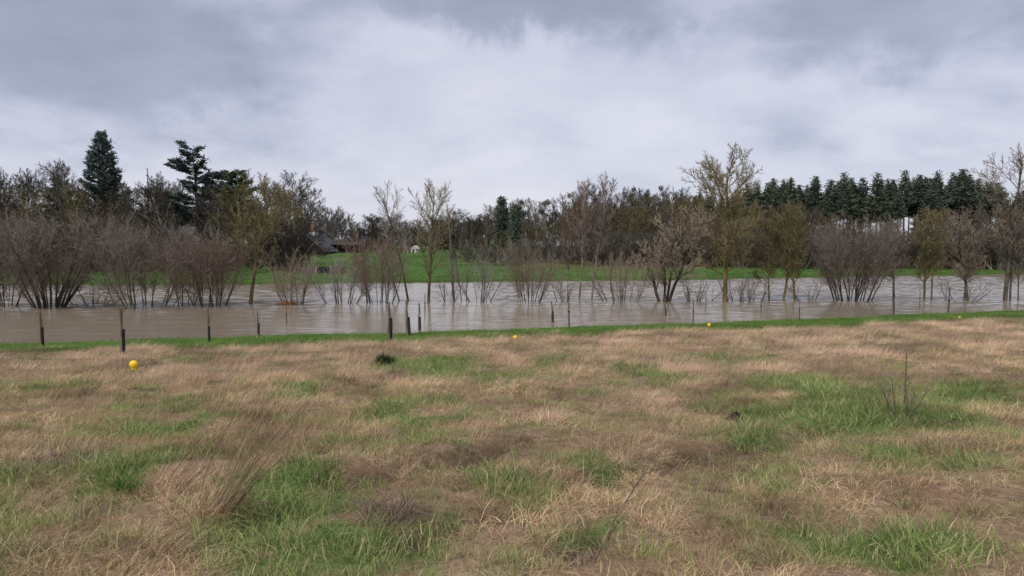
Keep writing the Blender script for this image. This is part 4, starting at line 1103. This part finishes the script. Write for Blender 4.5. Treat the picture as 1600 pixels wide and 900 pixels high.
# ------------------------------------------------------------------ single plants and mounds on the field
def plant(name, meshes, px, py, label, cat, group=None, rz=0.0, scale=1.0):
    x, y, _ = hit(px, py); z = float(field_h(np.array(x), np.array(y)))
    e = empty(name, (x, y, z), rz, scale); tag(e, label, cat, group)
    for nm, me in meshes: new_obj(nm, me, e)
    return e
def own_mat(name, stops):
    m, t = mat_new(name)
    b = t.n('ShaderNodeAttribute', attribute_name='blade').outputs['Fac']
    c = t.ramp(b, stops)
    d = t.n('ShaderNodeBsdfDiffuse'); t.put(d.inputs[0], c); tr = t.n('ShaderNodeBsdfTranslucent'); t.put(tr.inputs[0], c)
    mx = t.n('ShaderNodeMixShader'); mx.inputs[0].default_value = .25
    t.put(mx.inputs[1], d.outputs[0]); t.put(mx.inputs[2], tr.outputs[0]); finish(t, mx.outputs[0])
    return m
m_straw = own_mat('straw_blades', [(0, (.10, .065, .04)), (.35, (.27, .185, .11)), (.7, (.40, .295, .185)), (1, (.5, .40, .27))])
m_stalk = own_mat('dark_stalks', [(0, (.14, .095, .065)), (.5, (.26, .185, .125)), (1, (.40, .30, .20))])
m_grey = own_mat('grey_dead_blades', [(0, (.07, .05, .042)), (.5, (.20, .15, .12)), (1, (.33, .26, .21))])
m_tuftg = own_mat('green_blades', [(0, (.03, .085, .014)), (.5, (.05, .14, .02)), (1, (.09, .20, .035))])
m_dkg = own_mat('dark_leaf', [(0, (.015, .03, .01)), (.5, (.03, .055, .018)), (1, (.055, .085, .03))])
plant('tall_dry_clump', [('blades', tuft_mesh('clump_blades', [blade_set(301, 170, .30, .38, .0045, .8, .3, 1.2, .35), blade_set(302, 120, .34, .26, .005, .9, .15, 1.4, .6)], m_straw)),
     ('stalks', tuft_mesh('clump_stalks', [blade_set(303, 60, .12, 1.3, .0055, .16, .62, .22, 0, 5), blade_set(304, 34, .2, 1.05, .005, .3, .5, .35, 0, 5)], m_stalk))],
     335, 815, 'tall clump of dry stalks blown to the right, in the left foreground', 'grass clump')
plant('tall_dry_clump', [('blades', tuft_mesh('clump_blades', [blade_set(311, 200, .2, .3, .005, .8, .3, 1.2, .2)], m_straw)),
     ('stalks', tuft_mesh('clump_stalks', [blade_set(313, 26, .12, .75, .005, .2, .75, .2, 0, 5)], m_stalk))],
     262, 780, 'thinner dry stalks just left of the tall blown clump', 'grass clump')
for k, (px, py, hh, rr, nn, mt, lab) in enumerate((
        (125, 810, .26, .26, 420, m_grey, 'matted grey-brown grass heap low on the left foreground'),
        (90, 742, .30, .40, 520, m_grey, 'wide greyish dead grass tussock at the left edge'),
        (605, 815, .34, .2, 380, m_grey, 'dark brown drooping tussock in the foreground left of centre'),
        (955, 705, .36, .3, 380, m_straw, 'rounded straw-coloured tussock right of the picture centre'),
        (850, 752, .30, .45, 520, m_straw, 'broad low straw tussock in the middle of the field'),
        (1480, 715, .30, .3, 300, m_straw, 'pale straw tussock on the right of the field'),
        (1315, 560, .28, .14, 160, m_grey, 'small dark-brown tuft in the pale grass on the upper right'),
        (900, 885, .24, .2, 260, m_grey, 'dark matted tuft at the bottom edge right of centre'),
        (590, 690, .26, .2, 220, m_straw, 'small straw tuft on the left-centre of the field'),
        (40, 890, .34, .3, 380, m_straw, 'straw tussock in the bottom left corner'),
        (230, 870, .30, .3, 380, m_straw, 'straw tussock in front of the tall blown clump'),
        (1180, 585, .2, .2, 120, m_straw, 'low pale tuft left of the right-hand green patch'),
        (710, 548, .22, .16, 140, m_grey, 'reddish-brown low tuft on the upper centre of the field'))):
    plant('dry_tussock', [('blades', tuft_mesh('tussock_blades', [blade_set(320 + k, nn, rr, hh, .0052, 1.0, .28, 1.7, .12)], mt))], px, py, lab, 'grass tussock', 'dry tussocks on the near field')
for k, (px, py, hh, rr, lab) in enumerate(((203, 772, .16, .09, 'dark green rounded grass tuft on the left foreground'), (810, 618, .14, .14, 'green tuft near the middle of the field'), (300, 660, .15, .2, 'bright green tuft on the left of the field'),
        (500, 612, .16, .25, 'long dark green tuft left of centre on the upper field'), (1385, 668, .14, .16, 'dark green tuft on the right in front of the sapling'), (1205, 560, .16, .1, 'small green tuft standing in pale grass on the upper right'))):
    plant('green_tuft', [('blades', tuft_mesh('tuft_blades', [blade_set(350 + k, 190, rr, hh, .006, .8, .1, 1.4, 0)], m_tuftg))], px, py, lab, 'grass tuft', 'green tufts on the near field')
bb = blade_set(371, 520, .17, .30, .016, .5, .02, .6, .25)
plant('small_evergreen', [('foliage', tuft_mesh('evergreen_foliage', [bb, blade_set(372, 260, .10, .36, .016, .35, .0, .4, .2)], m_dkg))], 600, 568, 'small dark green bushy plant in the upper field left of centre', 'shrub')
# sapling with green shoots, and a slim one behind it
x, y, _ = hit(1406, 655); Hs = at_depth(1406, 585, y)[2] - field_base(np.array(x), np.array(y))
b = Bare(381, float(Hs) * .95, .011, (8, 4), (.35, .4), (.5, .6), (.3, .2), (.07, .1, .1), (.02, .08, .05), .006, stems=6, splay=.5, base_r=.1, sink=.05, minr=.004, tl=0)
plant('young_shrub', b.meshes('young_shrub', rough_mat('green_bark', (.04, .06, .02), (.08, .10, .04), 8), tw_brown), 1406, 655, 'young shrub with greenish shoots in the green patch on the right', 'shrub')
x, y, _ = hit(1413, 630); Hs = at_depth(1413, 540, y)[2] - field_base(np.array(x), np.array(y))
b = Bare(382, float(Hs) * .97, .012, (9, 3), (.12, .4), (.5, .6), (.3, .2), (.02, .1, .1), (0, .08, .05), .007, sink=.05, minr=.005)
plant('field_sapling', b.meshes('field_sapling', m_stem, tw_brown), 1413, 630, 'thin bare sapling behind the young shrub on the right', 'sapling')
# long pale dead stem close to the camera
def long_stem(px0, py0, px1, py1, dy, r, label):
    a = hit(px0, py0); z0 = float(field_h(np.array(a[0]), np.array(a[1])))
    p1 = Vector(at_depth(px1, py1, a[1] + dy)); p0 = Vector((a[0], a[1], z0))
    e = empty('dry_weed', p0); tag(e, label, 'stem', 'dead stems in the foreground')
    v = p1 - p0
    part('stem', m_stake, lambda b: b.tube([Vector((0, 0, -.04)), v * .35 + Vector((0, 0, .02)), v * .7 + Vector((.0, 0, .015)), v], [r, r * .85, r * .65, r * .35], 6), e)
    if True:
        for f, dv in ((.5, (.10, .02, .07)), (.62, (-.05, .03, .09)), (.74, (.09, 0, .05)), (.86, (.05, .02, .06))):
            part('side_twig', m_stem, lambda b: b.tube([v * f + Vector((0, 0, .015)), v * f + Vector(dv)], [r * .4, r * .15], 4), e)
long_stem(918, 893, 1032, 700, .35, .008, 'long pale dead stem slanting to the right in the bottom centre foreground')
long_stem(480, 770, 560, 630, .3, .004, 'thin dry stem slanting right of the tall blown clump')
long_stem(1290, 752, 1310, 660, .3, .0045, 'thin upright dead stem in the right foreground')
long_stem(640, 895, 610, 815, .1, .004, 'short pale stem at the bottom edge left of centre')
# molehills
m_soil = rough_mat('molehill_soil', (.03, .02, .014), (.085, .055, .038), 16, 1.0, .03)
def molehill(px, py, wpx, hh, label):
    x, y, _ = hit(px, py); z = float(field_h(np.array(x), np.array(y))); r = wpx / F * y / 2
    g = np.random.RandomState(int(px)); n = 26; m_ = 9; b = MB()
    for j in range(m_):
        for i in range(n):
            a = 2 * math.pi * i / n; q = j / (m_ - 1)
            rr = r * (1.0 * q) * (1 + .22 * (fbm(np.array(math.cos(a) * 1.5 + px), np.array(math.sin(a) * 1.5), 3, 2) - .5) * 2)
            b.v.append(Vector((rr * math.cos(a), rr * math.sin(a) * .8, hh * (math.cos(q * 3.1416) * .5 + .5) + float(g.normal(0, .012)) - .03 * (q > .95))))
    for j in range(m_ - 1):
        for i in range(n): b.f.append((j * n + i, (j + 1) * n + i, (j + 1) * n + (i + 1) % n, j * n + (i + 1) % n))
    for k in range(40):                        # crumbs
        a = g.uniform(0, 6.283); q = g.uniform(.2, 1.15); s_ = g.uniform(.008, .022)
        cx, cy, cz = math.cos(a) * q * r, math.sin(a) * q * r * .8, hh * (math.cos(min(q, 1) * 3.1416) * .5 + .5)
        P = [Vector((cx + g.normal(0, s_), cy + g.normal(0, s_), cz + s_ * w_)) for w_ in (-.5, -.3, .2, 1.2)]
        b.tri(P[0], P[1], P[3]); b.tri(P[1], P[2], P[3]); b.tri(P[2], P[0], P[3])
    o = new_obj('molehill', b.mesh('molehill', m_soil)); o.location = (x, y, z - .01)
    tag(o, label, 'molehill', 'molehills on the field')
molehill(1150, 654, 44, .10, 'dark brown molehill at the left end of the right-hand green patch')
molehill(1492, 655, 54, .09, 'flat brown molehill right of the young shrub')
molehill(500, 712, 50, .09, 'brown earth mound on the left-centre of the field')
molehill(1200, 692, 60, .06, 'low strip of bare earth below the right-hand green patch')
# dead reeds in the flood, driftwood on the bank
x, y, z = on_water(447, 476)
e = empty('dead_reed_clump', (x, y, z)); tag(e, 'orange-brown clump of dead reeds floating against the airy shrub', 'reeds')
m_reed = own_mat('orange_reeds', [(0, (.14, .07, .035)), (.5, (.27, .14, .07)), (1, (.36, .21, .11))])
new_obj('blades', tuft_mesh('reed_blades', [blade_set(391, 420, .55, .5, .02, 1.0, .1, 1.6, .2)], m_reed), e)
for px, py, lab in ((249, 537, 'small heap of brown driftwood on the water edge at the left'), (28, 541, 'tiny brown debris on the water edge at the far left')):
    x, y, z = hit(px, py, lambda a, b_: np.maximum(field_base(a, b_), WZ))
    e = empty('drift_heap', (x, y, z)); tag(e, lab, 'debris', 'debris on the water edge')
    new_obj('sticks', tuft_mesh('drift_sticks', [blade_set(int(px), 120, .2, .28, .014, 1.2, .1, .8, .5)], m_grey), e)
